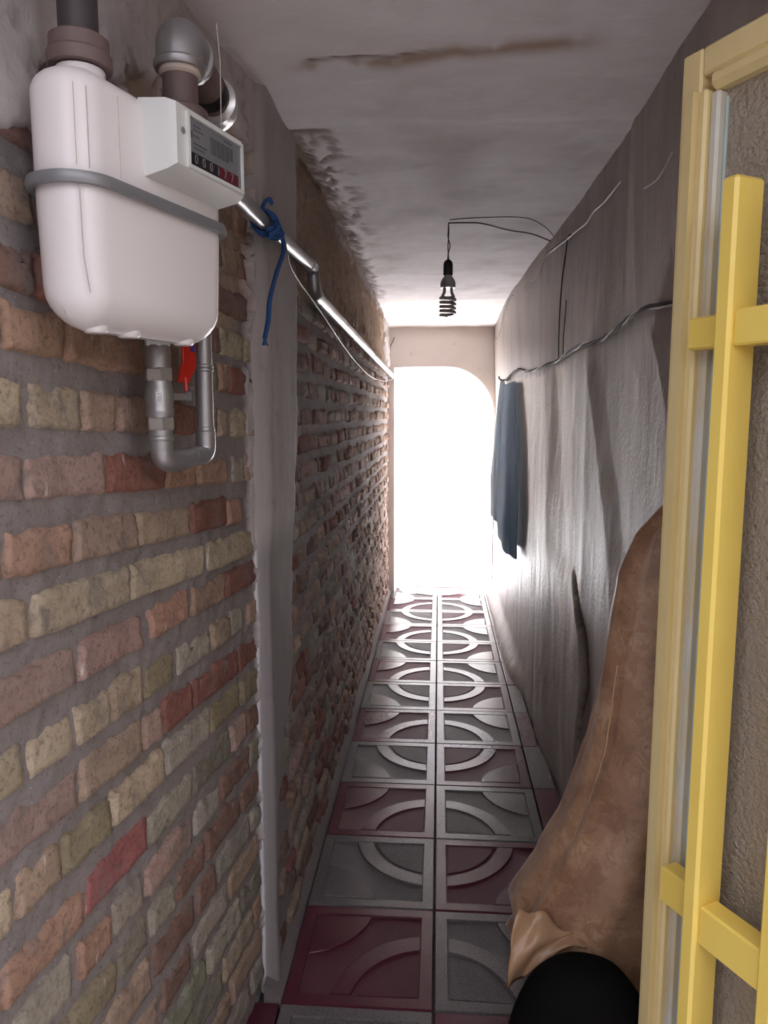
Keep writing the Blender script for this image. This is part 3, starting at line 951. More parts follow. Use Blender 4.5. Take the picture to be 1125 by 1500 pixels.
def build_meter():
    t = empty('gas_meter', MET_O, MET_R, 'white metal gas meter with a grey dial box hung on the brick wall', 'gas meter')
    u0, u1, o0, o1 = -0.004, 0.296, -0.088, 0.002
    def shell(zs, rad, name, e0=0.0, e1=0.0):
        z0, z1 = zs
        lev = []
        for i in range(8):                                       # rounded lower rim
            a = PI / 2 * i / 7
            lev.append((z0 + rad[0] * (1 - math.sin(a)), rad[0] * (1 - math.cos(a)))) if rad[0] > 0 else None
        lev = [(z0 + rad[0] * (1 - math.cos(PI / 2 * i / 7)), rad[0] * (1 - math.sin(PI / 2 * i / 7))) for i in range(8)] if rad[0] > 0 else [(z0, 0.0)]
        if rad[1] > 0:
            lev += [(z1 - rad[1] * (1 - math.sin(PI / 2 * i / 7)), rad[1] * (1 - math.cos(PI / 2 * i / 7))) for i in range(8)]
        else:
            lev += [(z1, 0.0)]
        b = MB()
        rs = []
        for z, ins in lev:
            k = min(ins, 0.040)
            tap = 0.006 * max(0.0, (1.735 - z)) / 0.16
            ko = min(k, 0.034)
            rs.append([ml(p[0], p[1], z) for p in rrect(u0 + k + tap, u1 - k - tap, o0 + ko, o1 - ko - tap * 0.5, min(max(0.040 - k * 0.6, 0.010), (o1 - o0 - 2 * ko) * 0.49))])
        b.rings(rs)
        return b.build(name, 'meter_white', t, smooth=60)
    shell((1.735, 1.862), (0, 0.026), 'upper_shell')
    shell((1.572, 1.735), (0.046, 0), 'lower_shell')
    # clamp belt
    b = MB()
    prof = rrect(u0 - 0.011, u1 + 0.011, o0 - 0.011, o1 + 0.011, 0.052, 9)
    rs = []
    for k, dz in ((0.008, -0.006), (0.001, -0.0065), (0.0, -0.003), (0.0, 0.003), (0.001, 0.0065), (0.008, 0.006)):
        q = rrect(u0 - 0.011 + k, u1 + 0.011 - k, o0 - 0.011 + k, o1 + 0.011 - k, 0.052 - k * 0.5, 9)
        rs.append([ml(p[0], p[1], 1.735 + dz) for p in q])
    b.rings(rs, False, False)
    b.build('clamp_belt', 'belt_grey', t, smooth=60)
    # pressed seams down the left front
    for uu in (0.002, 0.016):
        b = MB()
        b.tube([ml(uu, o1 - (0.010 if uu < 0.01 else 0.0045), 1.748), ml(uu, o1 - (0.010 if uu < 0.01 else 0.0045), 1.835)], 0.0006, 6)
        b.build('seam', 'seam_grey', t)
    b = MB(); b.tube([ml(0.004, o1 - 0.0095, 1.728), ml(0.006, o1 - 0.010, 1.65), ml(0.012, o1 - 0.0085, 1.61)], 0.0008, 6)
    b.build('seam', 'seam_grey', t)
    b = MB(); b.tube([ml(0.062, o1 + 0.0002, 1.748), ml(0.062, o1 + 0.0002, 1.84)], 0.0006, 6)
    b.build('seam', 'seam_grey', t)
    # bottom feet
    for uu in (0.055, 0.115, 0.232):
        b = MB(); b.lathe(ml(uu, -0.040, 1.5695), [(0, 0.012), (0.003, 0.015), (0.010, 0.016)], 16)
        b.build('foot', 'meter_white', t, smooth=True)
    # union necks on top
    for uu, h in ((0.056, 1.872), (0.252, 1.872)):
        b = MB(); b.lathe(ml(uu, -0.045, 1.852), [(0, 0.031), (0.004, 0.029), (h - 1.852, 0.028)], 20)
        b.build('neck', 'meter_white', t, smooth=True)
    # dial box
    b = MB()
    fr_ = [(0.114, 1.777), (0.264, 1.774), (0.266, 1.777), (0.266, 1.844), (0.262, 1.848), (0.114, 1.848)]
    bk = [(0.106, 1.762), (0.268, 1.762), (0.270, 1.766), (0.270, 1.852), (0.266, 1.856), (0.106, 1.856)]
    b.rings([[ml(u, -0.004, z) for u, z in bk], [ml(u, 0.034, z) for u, z in [(0.109, 1.770), (0.268, 1.768), (0.270, 1.772), (0.270, 1.848), (0.266, 1.852), (0.109, 1.852)]],
             [ml(u, 0.046, z) for u, z in fr_]])
    box = b.build('dial_box', 'index_grey', t, smooth=25)
    # bezel rim and recessed plate
    b = MB()
    o_ = [(0.132, 1.777), (0.261, 1.777), (0.261, 1.843), (0.132, 1.843)]
    i_ = [(0.136, 1.781), (0.257, 1.781), (0.257, 1.839), (0.136, 1.839)]
    rs = []
    for p, q in zip(o_ + o_[:1], i_ + i_[:1]):
        rs.append([ml(*((p[0],) + (0.046,) + (p[1],))), ml(p[0], 0.050, p[1]), ml(q[0], 0.0505, q[1]), ml(q[0], 0.046, q[1])])
    b.rings(rs, False, False, closed=False)
    b.build('bezel', 'index_grey', box)
    b = MB(); b.box(ml(0.257, 0.0455, 1.781), ml(0.136, 0.0472, 1.839)); b.build('display_plate', 'display_grey', box)
    b = MB(); b.box(ml(0.201, 0.0470, 1.7835), ml(0.140, 0.0484, 1.7975)); b.build('counter', 'counter_black', box)
    b = MB(); b.box(ml(0.248, 0.0470, 1.7835), ml(0.2015, 0.0484, 1.7975)); o = b.build('counter', 'counter_red', box); o['label'] = 'dark red counter window'
    # printed marks on the plate: rating lines, bar code
    b = MB()
    for (ua, ub, za, zb) in ((0.147, 0.162, 1.8300, 1.8315), (0.147, 0.168, 1.8255, 1.8268), (0.147, 0.160, 1.8180, 1.8195), (0.147, 0.176, 1.8090, 1.8104), (0.147, 0.170, 1.8040, 1.8052), (0.140, 0.1445, 1.815, 1.823), (0.215, 0.235, 1.8335, 1.8348)):
        b.box(ml(ub, 0.0471, za), ml(ua, 0.0476, zb))
    for i in range(15):
        uu = 0.184 + i * 0.0036
        b.box(ml(uu + (0.0022 if i % 3 else 0.0012), 0.0471, 1.808 if i < 12 else 1.812), ml(uu, 0.0476, 1.829))
    b.build('print', 'print_dark', box)
    b = MB(); b.lathe(ml(0.1265, 0.0445, 1.818), [(0, 0.004), (0.0025, 0.004), (0.003, 0.003)], 12, axis=(0, 1, 0)); b.build('screw', 'belt_grey', box, smooth=True)
    # counter digits
    for i, ch in enumerate('000177'):
        cu = bpy.data.curves.new('digit', 'FONT'); cu.body = ch; cu.size = 0.0155; cu.extrude = 0.0002; cu.align_x = 'CENTER'
        tmp = bpy.data.objects.new('digit', cu)
        me = bpy.data.meshes.new_from_object(tmp)
        bpy.data.objects.remove(tmp); bpy.data.curves.remove(cu)
        me.materials.clear(); me.materials.append(M['print_pale'])
        o = link('digit', me, box)
        # text lies in its x-y plane; stand it up, facing out of the meter
        o.matrix_local = Matrix.Translation(ml(0.150 + i * 0.0165, 0.0486, 1.7855)) @ Matrix(((-1, 0, 0, 0), (0, 0, 1, 0), (0, 1, 0, 0), (0, 0, 0, 1)))
    return t
build_meter()


# ------------------------------------------------------------------ pipes
def hexnut(base, r, h, axis=(0, 0, 1)):
    b = MB(); b.lathe(base, [(0, r * 0.94), (h * 0.12, r), (h * 0.88, r), (h, r * 0.94)], 6, axis)
    return b

def pipe_in():
    t = empty('gas_pipe', mw(0.056, -0.045, 1.87), 0, 'dark vertical gas pipe screwed onto the left top of the meter', 'pipe')
    b = MB(); b.lathe((0, 0, 0.01), [(0, 0.0228), (CEIL - 1.87 - 0.012, 0.0228)], 24); b.build('pipe', 'pipe_dark', t, smooth=True)
    b = MB(); b.lathe((0, 0, 0.004), [(0, 0.036), (0.004, 0.037), (0.014, 0.037), (0.017, 0.0345), (0.032, 0.034), (0.036, 0.028)], 24); b.build('union_nut', 'pipe_brown', t, smooth=30)
    return t
pipe_in()

def pipe_out():
    base = Vector(mw(0.252, -0.045, 1.862))
    t = empty('gas_pipe', base, 0, 'short brown gas outlet with two silver elbows above the meter dial', 'pipe')
    L = lambda u, o, z: tuple(Vector(mw(u, o, z)) - base)
    b = MB(); b.lathe((0, 0, 0.012), [(0, 0.036), (0.003, 0.037), (0.022, 0.037), (0.026, 0.032)], 24); b.build('union_nut', 'pipe_brown', t, smooth=30)
    b = MB(); b.lathe((0, 0, 0.04), [(0, 0.0245), (0.050, 0.0245)], 24); b.build('pipe', 'pipe_brown', t, smooth=True)
    b = MB(); b.lathe((0, 0, 0.079), [(0, 0.0255), (0.003, 0.029), (0.010, 0.029), (0.013, 0.026)], 24); b.build('sealing_ring', 'hemp_beige', t, smooth=True)
    wd = Vector((math.sin(A_NEAR), math.cos(A_NEAR), 0))          # along the wall
    c = Vector((0, 0, 0.132))
    e1 = c + wd * 0.046 + Vector((0, 0, -0.012))
    b = MB(); b.tube([(0, 0, 0.090), tuple(c), tuple(e1)], 0.0325, 22, 0.042, 8)
    b.lathe((0, 0, 0.088), [(0, 0.0345), (0.003, 0.036), (0.009, 0.036), (0.012, 0.033)], 22)
    b.lathe(tuple(e1 - wd * 0.012), [(0, 0.033), (0.003, 0.036), (0.010, 0.036), (0.013, 0.0345)], 22, axis=tuple(wd))
    b.build('elbow', 'silver_paint', t, smooth=40)
    e2 = c + wd * 0.135 + Vector((0, 0, -0.034))
    b = MB(); b.tube([tuple(e1 - wd * 0.002), tuple(e2)], 0.0265, 22); b.build('pipe', 'pipe_brown', t, smooth=40)
    b = MB(); b.tube([tuple(e1 * 0.38 + e2 * 0.62), tuple(e1 * 0.16 + e2 * 0.84)], 0.0275, 22); b.build('tape', 'black_tape', t, smooth=40)
    to = Vector((-math.cos(A_NEAR), math.sin(A_NEAR), 0))         # towards the wall
    c2 = e2 + wd * 0.024
    b = MB(); b.tube([tuple(e2 - wd * 0.004), tuple(c2), tuple(c2 + to * 0.045 + Vector((0, 0, -0.02)))], 0.030, 22, 0.03, 7)
    b.lathe(tuple(e2 - wd * 0.010), [(0, 0.030), (0.003, 0.0355), (0.009, 0.0355), (0.012, 0.032)], 22, axis=tuple(wd))
    b.build('elbow', 'silver_bright', t, smooth=40)
    b = MB(); b.tube([tuple(c2 + to * 0.04 + Vector((0, 0, -0.018))), tuple(c2 + to * 0.128 + Vector((0, 0, -0.03)))], 0.024, 18); b.build('pipe', 'pipe_brown', t, smooth=40)
    # thin wire hanging in front of the elbow
    b = MB(); p = c + NM * 0.045 + wd * 0.04
    b.tube([tuple(p + Vector((0, 0, 0.03))), tuple(p + Vector((0.004, 0, -0.02))), tuple(p + Vector((0.002, 0.006, -0.07))), tuple(p + Vector((0.0, 0.01, -0.115)))], 0.0008, 6)
    o = b.build('thread', 'wire_white', t)
    return t
pipe_out()

def pipe_loop():
    """U-shaped loop hanging behind and below the meter, with its valve and the riser"""
    UL, UR, O = 0.274, 0.394, -0.118
    base = Vector(mw(UL, O, 1.40))
    t = empty('valve_pipe', base, 0, 'silver painted U-shaped gas pipe with a ball valve under the meter', 'pipe')
    L = lambda u, o, z: tuple(Vector(mw(u, o, z)) - base)
    b = hexnut(L(UL, O, 1.574), 0.0205, 0.024); b.build('union_nut', 'index_grey', t)
    b = MB(); b.tube([L(UL, O, 1.59), L(UL, O, 1.70)], 0.0165, 16); b.build('pipe', 'silver_paint', t, smooth=40)
    b = MB(); b.lathe(L(UL, O, 1.541), [(0, 0.0180), (0.003, 0.0192), (0.031, 0.0192), (0.035, 0.0180)], 22); b.build('coupling', 'silver_paint', t, smooth=40)
    b = hexnut(L(UL, O, 1.522), 0.0215, 0.020); b.build('hex_nut', 'silver_bright', t)
    b = MB(); b.lathe(L(UL, O, 1.466), [(0, 0.0195), (0.004, 0.0215), (0.012, 0.0220), (0.016, 0.0205), (0.032, 0.0228), (0.046, 0.0205), (0.054, 0.0185), (0.058, 0.0185)], 24)
    vb = b.build('valve_body', 'silver_paint', t, smooth=40)
    b = hexnut(L(UL, O, 1.447), 0.0215, 0.020); b.build('hex_nut', 'silver_bright', t)
    # cast letters on the valve body, facing out of the meter
    cu = bpy.data.curves.new('lettering', 'FONT'); cu.body = 'PJ'; cu.size = 0.016; cu.extrude = 0.0008; cu.align_x = 'CENTER'
    tmp = bpy.data.objects.new('lettering', cu); me = bpy.data.meshes.new_from_object(tmp)
    bpy.data.objects.remove(tmp); bpy.data.curves.remove(cu)
    me.materials.clear(); me.materials.append(M['silver_bright'])
    o = link('lettering', me, vb)
    face = (NM * 0.62 - TM * 0.78).normalized(); side = Vector((0, 0, 1)).cross(face)
    p = Vector(L(UL, O, 1.494)) + face * 0.0222
    o.matrix_local = Matrix(((side.x, 0, face.x, p.x), (side.y, 0, face.y, p.y), (side.z, 1, face.z, p.z), (0, 0, 0, 1)))
    b = MB(); b.tube([L(UL, O, 1.452), L(UL, O, 1.398), L(UL + 0.050, O, 1.398)], 0.0182, 20, 0.045, 8)
    b.lathe(L(UL, O, 1.430), [(0, 0.0182), (0.002, 0.0198), (0.006, 0.0198), (0.008, 0.0182)], 20)
    b.build('elbow', 'silver_paint', t, smooth=40)
    b = MB(); b.tube([L(UL + 0.045, O, 1.398), L(UR - 0.035, O, 1.402)], 0.0160, 20); b.build('pipe', 'silver_paint', t, smooth=40)
    b = MB(); b.tube([L(UR - 0.042, O, 1.402), L(UR, O, 1.402), L(UR, O, 1.440)], 0.0165, 20, 0.036, 8); b.build('elbow', 'silver_paint', t, smooth=40)
    b = MB(); b.tube([L(UR, O, 1.434), L(UR, O, 1.866)], 0.0146, 20)
    for z, r in ((1.440, 0.0168), (1.446, 0.0160), (1.545, 0.0168), (1.551, 0.0166)):
        b.lathe(L(UR, O, z - 0.003), [(0, 0.0146), (0.002, r), (0.005, r), (0.007, 0.0146)], 20)
    b.build('riser', 'silver_paint', t, smooth=40)
    # spindle and red lever
    b = MB(); b.tube([L(UL + 0.012, O + 0.006, 1.499), L(0.338, O + 0.008, 1.499)], 0.0055, 12)
    b.build('spindle', 'silver_bright', t, smooth=40)
    b = MB(); b.lathe(L(0.333, O + 0.006, 1.500), [(0, 0.007), (0.003, 0.010), (0.009, 0.010), (0.012, 0.006)], 8, axis=tuple(NM + TM * 0.3)); b.build('spindle_nut', 'steel_wire', t)
    poly = [(0.318, 1.522), (0.345, 1.522), (0.366, 1.548), (0.366, 1.606), (0.331, 1.606), (0.331, 1.556), (0.323, 1.538)]
    b = MB(); b.prism(poly, O + 0.002, O + 0.006, 0.0012, to=lambda x, y, z: L(x, z, y))
    hd = b.build('lever', 'handle_red', t)
    hd['label'] = 'red enamelled valve lever'
    b = MB(); b.prism([(0.350, 1.572), (0.361, 1.572), (0.361, 1.594), (0.350, 1.594)], O + 0.006, O + 0.0066, 0, to=lambda x, y, z: L(x, z, y))
    b.build('lever_label', 'label_blue', hd)
    b = MB(); b.tube([L(0.333, O + 0.008, 1.502), L(0.336, O + 0.005, 1.530)], 0.0035, 8); b.build('lever_tang', 'handle_red', t)
    return t
pipe_loop()

RISER = Vector(mw(0.394, -0.118, 1.867))
def pipe_run():
    t = empty('gas_pipe', RISER, 0, 'long silver gas pipe running along the brick walls to the archway', 'pipe')
    W = lambda x, y, z: tuple(Vector((x, y, z)) - RISER)
    b = MB(); b.tube([W(RISER.x, RISER.y, 1.8685), W(RISER.x, RISER.y, 1.882), W(-0.393, RISER.y + 0.045, 1.882)], 0.0175, 18, 0.018, 6); b.build('elbow', 'silver_paint', t, smooth=40)
    b = MB(); b.tube([W(-0.393, RISER.y + 0.035, 1.882), W(-0.386, 1.75, 1.890), W(-0.373, 2.205, 1.897)], 0.0162, 18); b.build('pipe', 'silver_paint', t, smooth=40)
    b = MB(); b.tube([W(-0.3735, 2.19, 1.897), W(-0.372, 2.250, 1.896), W(-0.371, 2.262, 1.855)], 0.0195, 18, 0.03, 6); b.build('elbow', 'silver_paint', t, smooth=40)
    b = MB(); b.tube([W(-0.371, 2.259, 1.866), W(-0.370, 2.274, 1.828), W(-0.370, 2.335, 1.824)], 0.0195, 18, 0.03, 6); b.build('elbow', 'silver_paint', t, smooth=40)
    b = MB(); b.tube([W(-0.370, 2.32, 1.825), W(-0.370, 4.25, 1.80)], 0.0175, 18); b.build('pipe', 'silver_paint', t, smooth=40)
    b = MB(); b.tube([W(-0.370, 4.24, 1.80), W(-0.373, END + 0.01, 1.778)], 0.0170, 18); b.build('pipe', 'silver_paint', t, smooth=40)
    b = MB(); b.tube([W(-0.370, 4.22, 1.8003), W(-0.370, 4.26, 1.7997)], 0.0195, 18); b.build('joint_ring', 'belt_grey', t, smooth=40)
    return t
pipe_run()

def smooth_path(pts, n=6):
    P = [Vector(p) for p in pts]; out = []
    for i in range(len(P) - 1):
        p0, p1, p2, p3 = P[max(i - 1, 0)], P[i], P[i + 1], P[min(i + 2, len(P) - 1)]
        for j in range(n):
            t = j / n
            out.append(0.5 * ((2 * p1) + (p2 - p0) * t + (2 * p0 - 5 * p1 + 4 * p2 - p3) * t * t + (3 * p1 - p0 - 3 * p2 + p3) * t ** 3))
    out.append(P[-1])
    return out

def build_rope():
    c = Vector((-0.3865, 1.70, 1.8893))
    t = empty('rope', c, 0, 'blue rope knotted round the gas pipe with one end hanging', 'rope')
    b = MB()
    turns = []
    for i in range(61):
        a = 2 * PI * i / 20
        turns.append((math.cos(a) * 0.0232, -0.022 + 0.040 * i / 60 + 0.004 * math.sin(a * 1.3), math.sin(a) * 0.0232))
    b.tube(turns, 0.0055, 8)
    b.build('wrap', 'rope_blue', t, smooth=60)
    b = MB()
    kn = smooth_path([(0.028, -0.02, -0.010), (0.034, -0.032, -0.022), (0.020, -0.04, -0.036), (0.030, -0.012, -0.034), (0.038, 0.0, -0.022), (0.026, -0.026, -0.026), (0.016, -0.034, -0.020), (0.034, -0.006, -0.012)], 7)
    b.tube(kn, 0.0062, 8); b.build('knot', 'rope_blue', t, smooth=60)
    b = MB()
    tail = smooth_path([(0.016, -0.01, 0.018), (0.026, -0.01, 0.008), (0.031, 0.026, -0.018), (0.031, 0.046, -0.050), (0.031, -0.035, -0.114), (0.031, -0.105, -0.180), (0.031, -0.122, -0.222), (0.031, -0.158, -0.264)], 7)
    b.tube(tail, 0.0052, 8)
    for k in range(5):
        e = Vector((0.031, -0.158, -0.264)); d = Vector((random.uniform(-0.004, 0.004), -0.012 + 0.006 * k, -0.014))
        b.tube([e, e + d], 0.0018, 5)
    b.build('tail', 'rope_blue', t, smooth=60)
    b = MB(); b.tube(smooth_path([(-0.004, -0.012, 0.025), (0.006, -0.02, 0.040), (0.014, -0.010, 0.048), (0.016, 0.0, 0.040)], 5), 0.0045, 8); b.build('end_tuft', 'rope_blue', t, smooth=60)
    return t
build_rope()

def wire_obj(name, pts, r, mat, label, cat='wire', group=None, smooth=True, seg=6):
    b = MB(); b.tube(smooth_path(pts, 6) if smooth else pts, r, seg)
    o = b.build(name, mat, None, smooth=60)
    return tag(o, label, cat, group)

wire_obj('steel_wire', [(-0.344, 1.715, 1.852), (-0.346, 1.74, 1.838), (-0.36, 1.886, 1.816), (-0.364, 2.316, 1.786), (-0.366, 3.121, 1.715), (-0.368, 4.074, 1.676), (-0.372, 5.2, 1.70), (-0.374, 6.02, 1.750), (-0.374, 6.05, 1.757)],
         0.0019, 'steel_wire', 'thin steel wire sagging below the gas pipe along the brick wall', 'wire')
wire_obj('bent_nail', [(-0.392, 6.10, 2.02), (-0.372, 6.06, 2.045), (-0.358, 6.03, 2.075)], 0.0035, 'nail_rust', 'dark bent nail sticking out of the plaster beside the archway', 'nail')

# ------------------------------------------------------------------ pendant bulb
def build_bulb():
    x, y = 0.030, 3.0
    t = empty('pendant_light', (x, y, 1.846), 0, 'bare spiral lamp hanging on a thin twisted flex from the ceiling', 'lamp')
    Z = lambda z: z - 1.846
    for s in (0, 1):
        b = MB(); pts = []
        for i in range(26):
            f = i / 25; a = PI * 2.6 * f + s * PI
            rr = 0.0022 + (0.007 * math.sin(PI * min(1, max(0, (f - 0.15) / 0.6))) if s else 0.0)
            pts.append((rr * math.cos(a) * (1 - f * 0.6) - 0.0025 * s * 0, rr * math.sin(a) * 0.4, Z(2.058 + (CEIL - 2.058) * f)))
        b.tube(pts, 0.0021, 6); b.build('flex', 'wire_dark', t, smooth=60)
    b = MB(); b.lathe((0, 0, Z(2.004)), [(0, 0.0175), (0.003, 0.0185), (0.040, 0.0185), (0.050, 0.0165), (0.057, 0.010), (0.060, 0.004)], 20); b.build('lamp_holder', 'holder_black', t, smooth=40)
    b = MB(); b.lathe((0, 0, Z(1.957)), [(0, 0.0290), (0.012, 0.0295), (0.022, 0.0285), (0.034, 0.023), (0.043, 0.016), (0.049, 0.0155)], 24); bb = b.build('bulb', 'bulb_plastic', t, smooth=40)
    b = MB()
    sp = []
    n = 150; turns = 4.6
    for i in range(n + 1):
        f = i / n; a = 2 * PI * turns * f + 0.6
        sp.append((0.0275 * math.cos(a), 0.0275 * math.sin(a), Z(1.926 - 0.074 * f)))
    sp = [(0.0125, 0.002, Z(1.962)), (0.0150, 0.006, Z(1.94))] + sp + [(-0.006, 0.0, Z(1.850))]
    b.tube(sp, 0.0061, 8)
    b.tube([(-0.0125, -0.002, Z(1.962)), (-0.0140, -0.004, Z(1.94)), (-0.021, -0.014, Z(1.924))], 0.0061, 8)
    b.build('spiral_tube', 'bulb_glass', bb, smooth=60)
build_bulb()

# ------------------------------------------------------------------ wires on the ceiling and the right wall
def on_wall(D, z, off=0.006):
    return (float(xwall(D, z)) - off, D, z)
CZ = CEIL - 0.004
wire_obj('flex_wire', [(0.030, 2.99, CZ), (0.10, 2.975, CZ - 0.004), (0.161, 2.985, CZ - 0.006), (0.267, 3.085, CZ - 0.008), (0.36, 3.15, CZ - 0.008), (0.452, 3.25, CZ - 0.016)], 0.0026, 'wire_dark', 'dark lamp wire crossing the ceiling from the bulb to the wall', 'wire')
wire_obj('flex_wire', [(0.034, 2.95, CZ + 0.002), (0.15, 2.915, CZ - 0.001), (0.31, 2.925, CZ - 0.002), (0.40, 3.06, CZ - 0.003), (0.455, 3.20, CZ - 0.006)], 0.0018, 'cable_grey', 'faint grey wire looping over the ceiling behind the lamp wire', 'wire')
wire_obj('junction_wire', [on_wall(3.26, 2.145), on_wall(3.10, 2.135), on_wall(2.97, 2.125), on_wall(2.90, 2.124)], 0.006, 'wire_dark', 'black taped wire joint high on the plaster wall', 'wire')
wire_obj('bare_wire', [on_wall(2.95, 2.121), on_wall(2.76, 2.110), on_wall(2.62, 2.098), on_wall(2.51, 2.104), on_wall(2.36, 2.095), on_wall(2.23, 2.096), on_wall(2.175, 2.098)], 0.0026, 'wire_white', 'white wire running from the taped joint towards the near corner', 'wire')
wire_obj('bare_wire', [on_wall(3.22, 2.140), on_wall(3.40, 2.150), on_wall(3.50, 2.125), on_wall(3.60, 2.105), on_wall(3.85, 2.115), on_wall(4.056, 2.128)], 0.0024, 'wire_dark', 'brown wire curving from the taped joint towards the archway', 'wire')
wire_obj('bare_wire', [on_wall(4.60, 2.172), on_wall(4.80, 2.175), on_wall(5.05, 2.14), on_wall(5.212, 2.10), on_wall(5.45, 2.055), on_wall(5.60, 2.035), on_wall(5.80, 2.034)], 0.0034, 'wire_dark', 'dark wire end drooping on the wall near the archway', 'wire')
wire_obj('drop_wire', [on_wall(2.955, 2.118), on_wall(2.99, 2.06), on_wall(3.03, 2.0), on_wall(3.07, 1.90), on_wall(3.10, 1.80), on_wall(3.114, 1.700)], 0.0025, 'wire_dark', 'dark wire hanging from the taped joint to the grey cable', 'wire')
wire_obj('drop_wire', [on_wall(2.955, 1.90), on_wall(2.965, 1.86), on_wall(3.0, 1.78), on_wall(3.013, 1.70)], 0.0020, 'wire_dark', 'short thin wire beside the longer drop wire above the cable', 'wire')
wire_obj('bare_wire', [on_wall(1.655, 2.002), on_wall(1.70, 1.992), on_wall(1.76, 1.984), on_wall(1.80, 1.986), on_wall(1.875, 1.995)], 0.0020, 'wire_white', 'short white wire stub on the wall beside the yellow door', 'wire')

def build_cable():
    key = [(1.42, 1.715), (1.54, 1.714), (1.654, 1.706), (1.85, 1.718), (2.027, 1.716), (2.2, 1.702), (2.385, 1.694), (2.65, 1.70), (2.942, 1.692), (3.25, 1.684), (3.61, 1.680), (3.95, 1.692), (4.28, 1.722), (4.5, 1.722), (4.9, 1.705), (5.18, 1.690)]
    P = [Vector(on_wall(p.y, p.z, 0.013)) for p in smooth_path([on_wall(d, z, 0.013) for d, z in key], 10)]
    t = empty('cable', P[0], 0, 'twisted grey cable strung along the right plaster wall', 'cable')
    for s in range(3):
        pts = []
        for i, p in enumerate(P):
            a = i * 0.42 + s * 2 * PI / 3
            pts.append(p + Vector((0.0030 * math.cos(a), 0, 0.0042 * math.sin(a))) - P[0])
        b = MB(); b.tube(pts, 0.0034 if s else 0.0026, 6)
        b.build('strand', 'cable_grey' if s else 'wire_white', t, smooth=60)
build_cable()

# ------------------------------------------------------------------ garment on its hook by the archway
def build_garment():
    hx, hy, hz_ = float(xwall(5.0, 1.7)), 5.0, 1.70
    b = MB(); b.tube(smooth_path([(hx + 0.03, hy, hz_), (hx - 0.03, hy, hz_ - 0.004), (hx - 0.055, hy, hz_ + 0.002), (hx - 0.06, hy, hz_ + 0.02)], 5), 0.005, 8)
    b.lathe((hx - 0.004, hy, hz_), [(0, 0.018), (0.006, 0.016)], 14, axis=(-1, 0, 0))
    tag(b.build('wall_hook', 'nail_rust', None, smooth=True), 'metal hook in the plaster wall carrying the blue grey garment', 'hook')
    t = empty('garment', (0.40, 4.7, 0.70), 0, 'blue grey garment hanging from a hook on the wall by the archway', 'clothing')
    def leg(name, mat, z0, z1, spec, seed):
        n, m = 40, 44
        rs = []
        for j in range(m):
            f = j / (m - 1); z = z0 + (z1 - z0) * f
            xi, xo, da, db = spec(f)
            ring = []
            for i in range(n):
                a = 2 * PI * i / n
                cx, cd = (xi + xo) / 2, (da + db) / 2
                fold = 1 + 0.16 * math.sin(a * 5 + seed + 1.2 * f) * (0.4 + 0.6 * (1 - f)) + 0.10 * float(vnoise(a * 2.2, z * 5, seed))
                x = cx + (xo - xi) / 2 * math.cos(a) * fold
                y = cd + (db - da) / 2 * math.sin(a) * fold
                zz = z + (0.012 * math.sin(a * 2 + seed) if j == 0 else 0)
                x = min(x, float(xwall(y, z)) - 0.006)
                ring.append((x - 0.40, y - 4.7, zz - 0.70))
            rs.append(ring)
        b = MB(); b.rings(rs)
        b.build(name, mat, t, smooth=70)
    lerp = lambda f, xs, ys: float(np.interp(f, xs, ys))
    leg('pale_leg', 'garment_pale', 0.80, 1.69, lambda f: (lerp(f, [0, 0.3, 0.8, 1], [0.350, 0.345, 0.375, 0.395]), lerp(f, [0, 0.6, 1], [0.43, 0.43, 0.425]), lerp(f, [0, 1], [4.72, 4.92]), lerp(f, [0, 1], [5.10, 5.06])), 1)
    leg('dark_leg', 'garment_blue', 0.70, 1.66, lambda f: (lerp(f, [0, 0.15, 0.8, 1], [0.375, 0.365, 0.395, 0.41]), lerp(f, [0, 1], [0.458, 0.445]), lerp(f, [0, 0.3, 1], [4.12, 4.02, 4.35]), lerp(f, [0, 1], [4.86, 5.00])), 2)
build_garment()

# ------------------------------------------------------------------ yellow door, standing open
DO = Vector((0.359, 1.231, 0.0))
DD = Vector((0.474, -0.881, 0)).normalized()
DR = math.atan2(DD.y, DD.x)
def dl(s, e, z): return (s, -e, z)                     # along the leaf from its free edge, out of its face, up

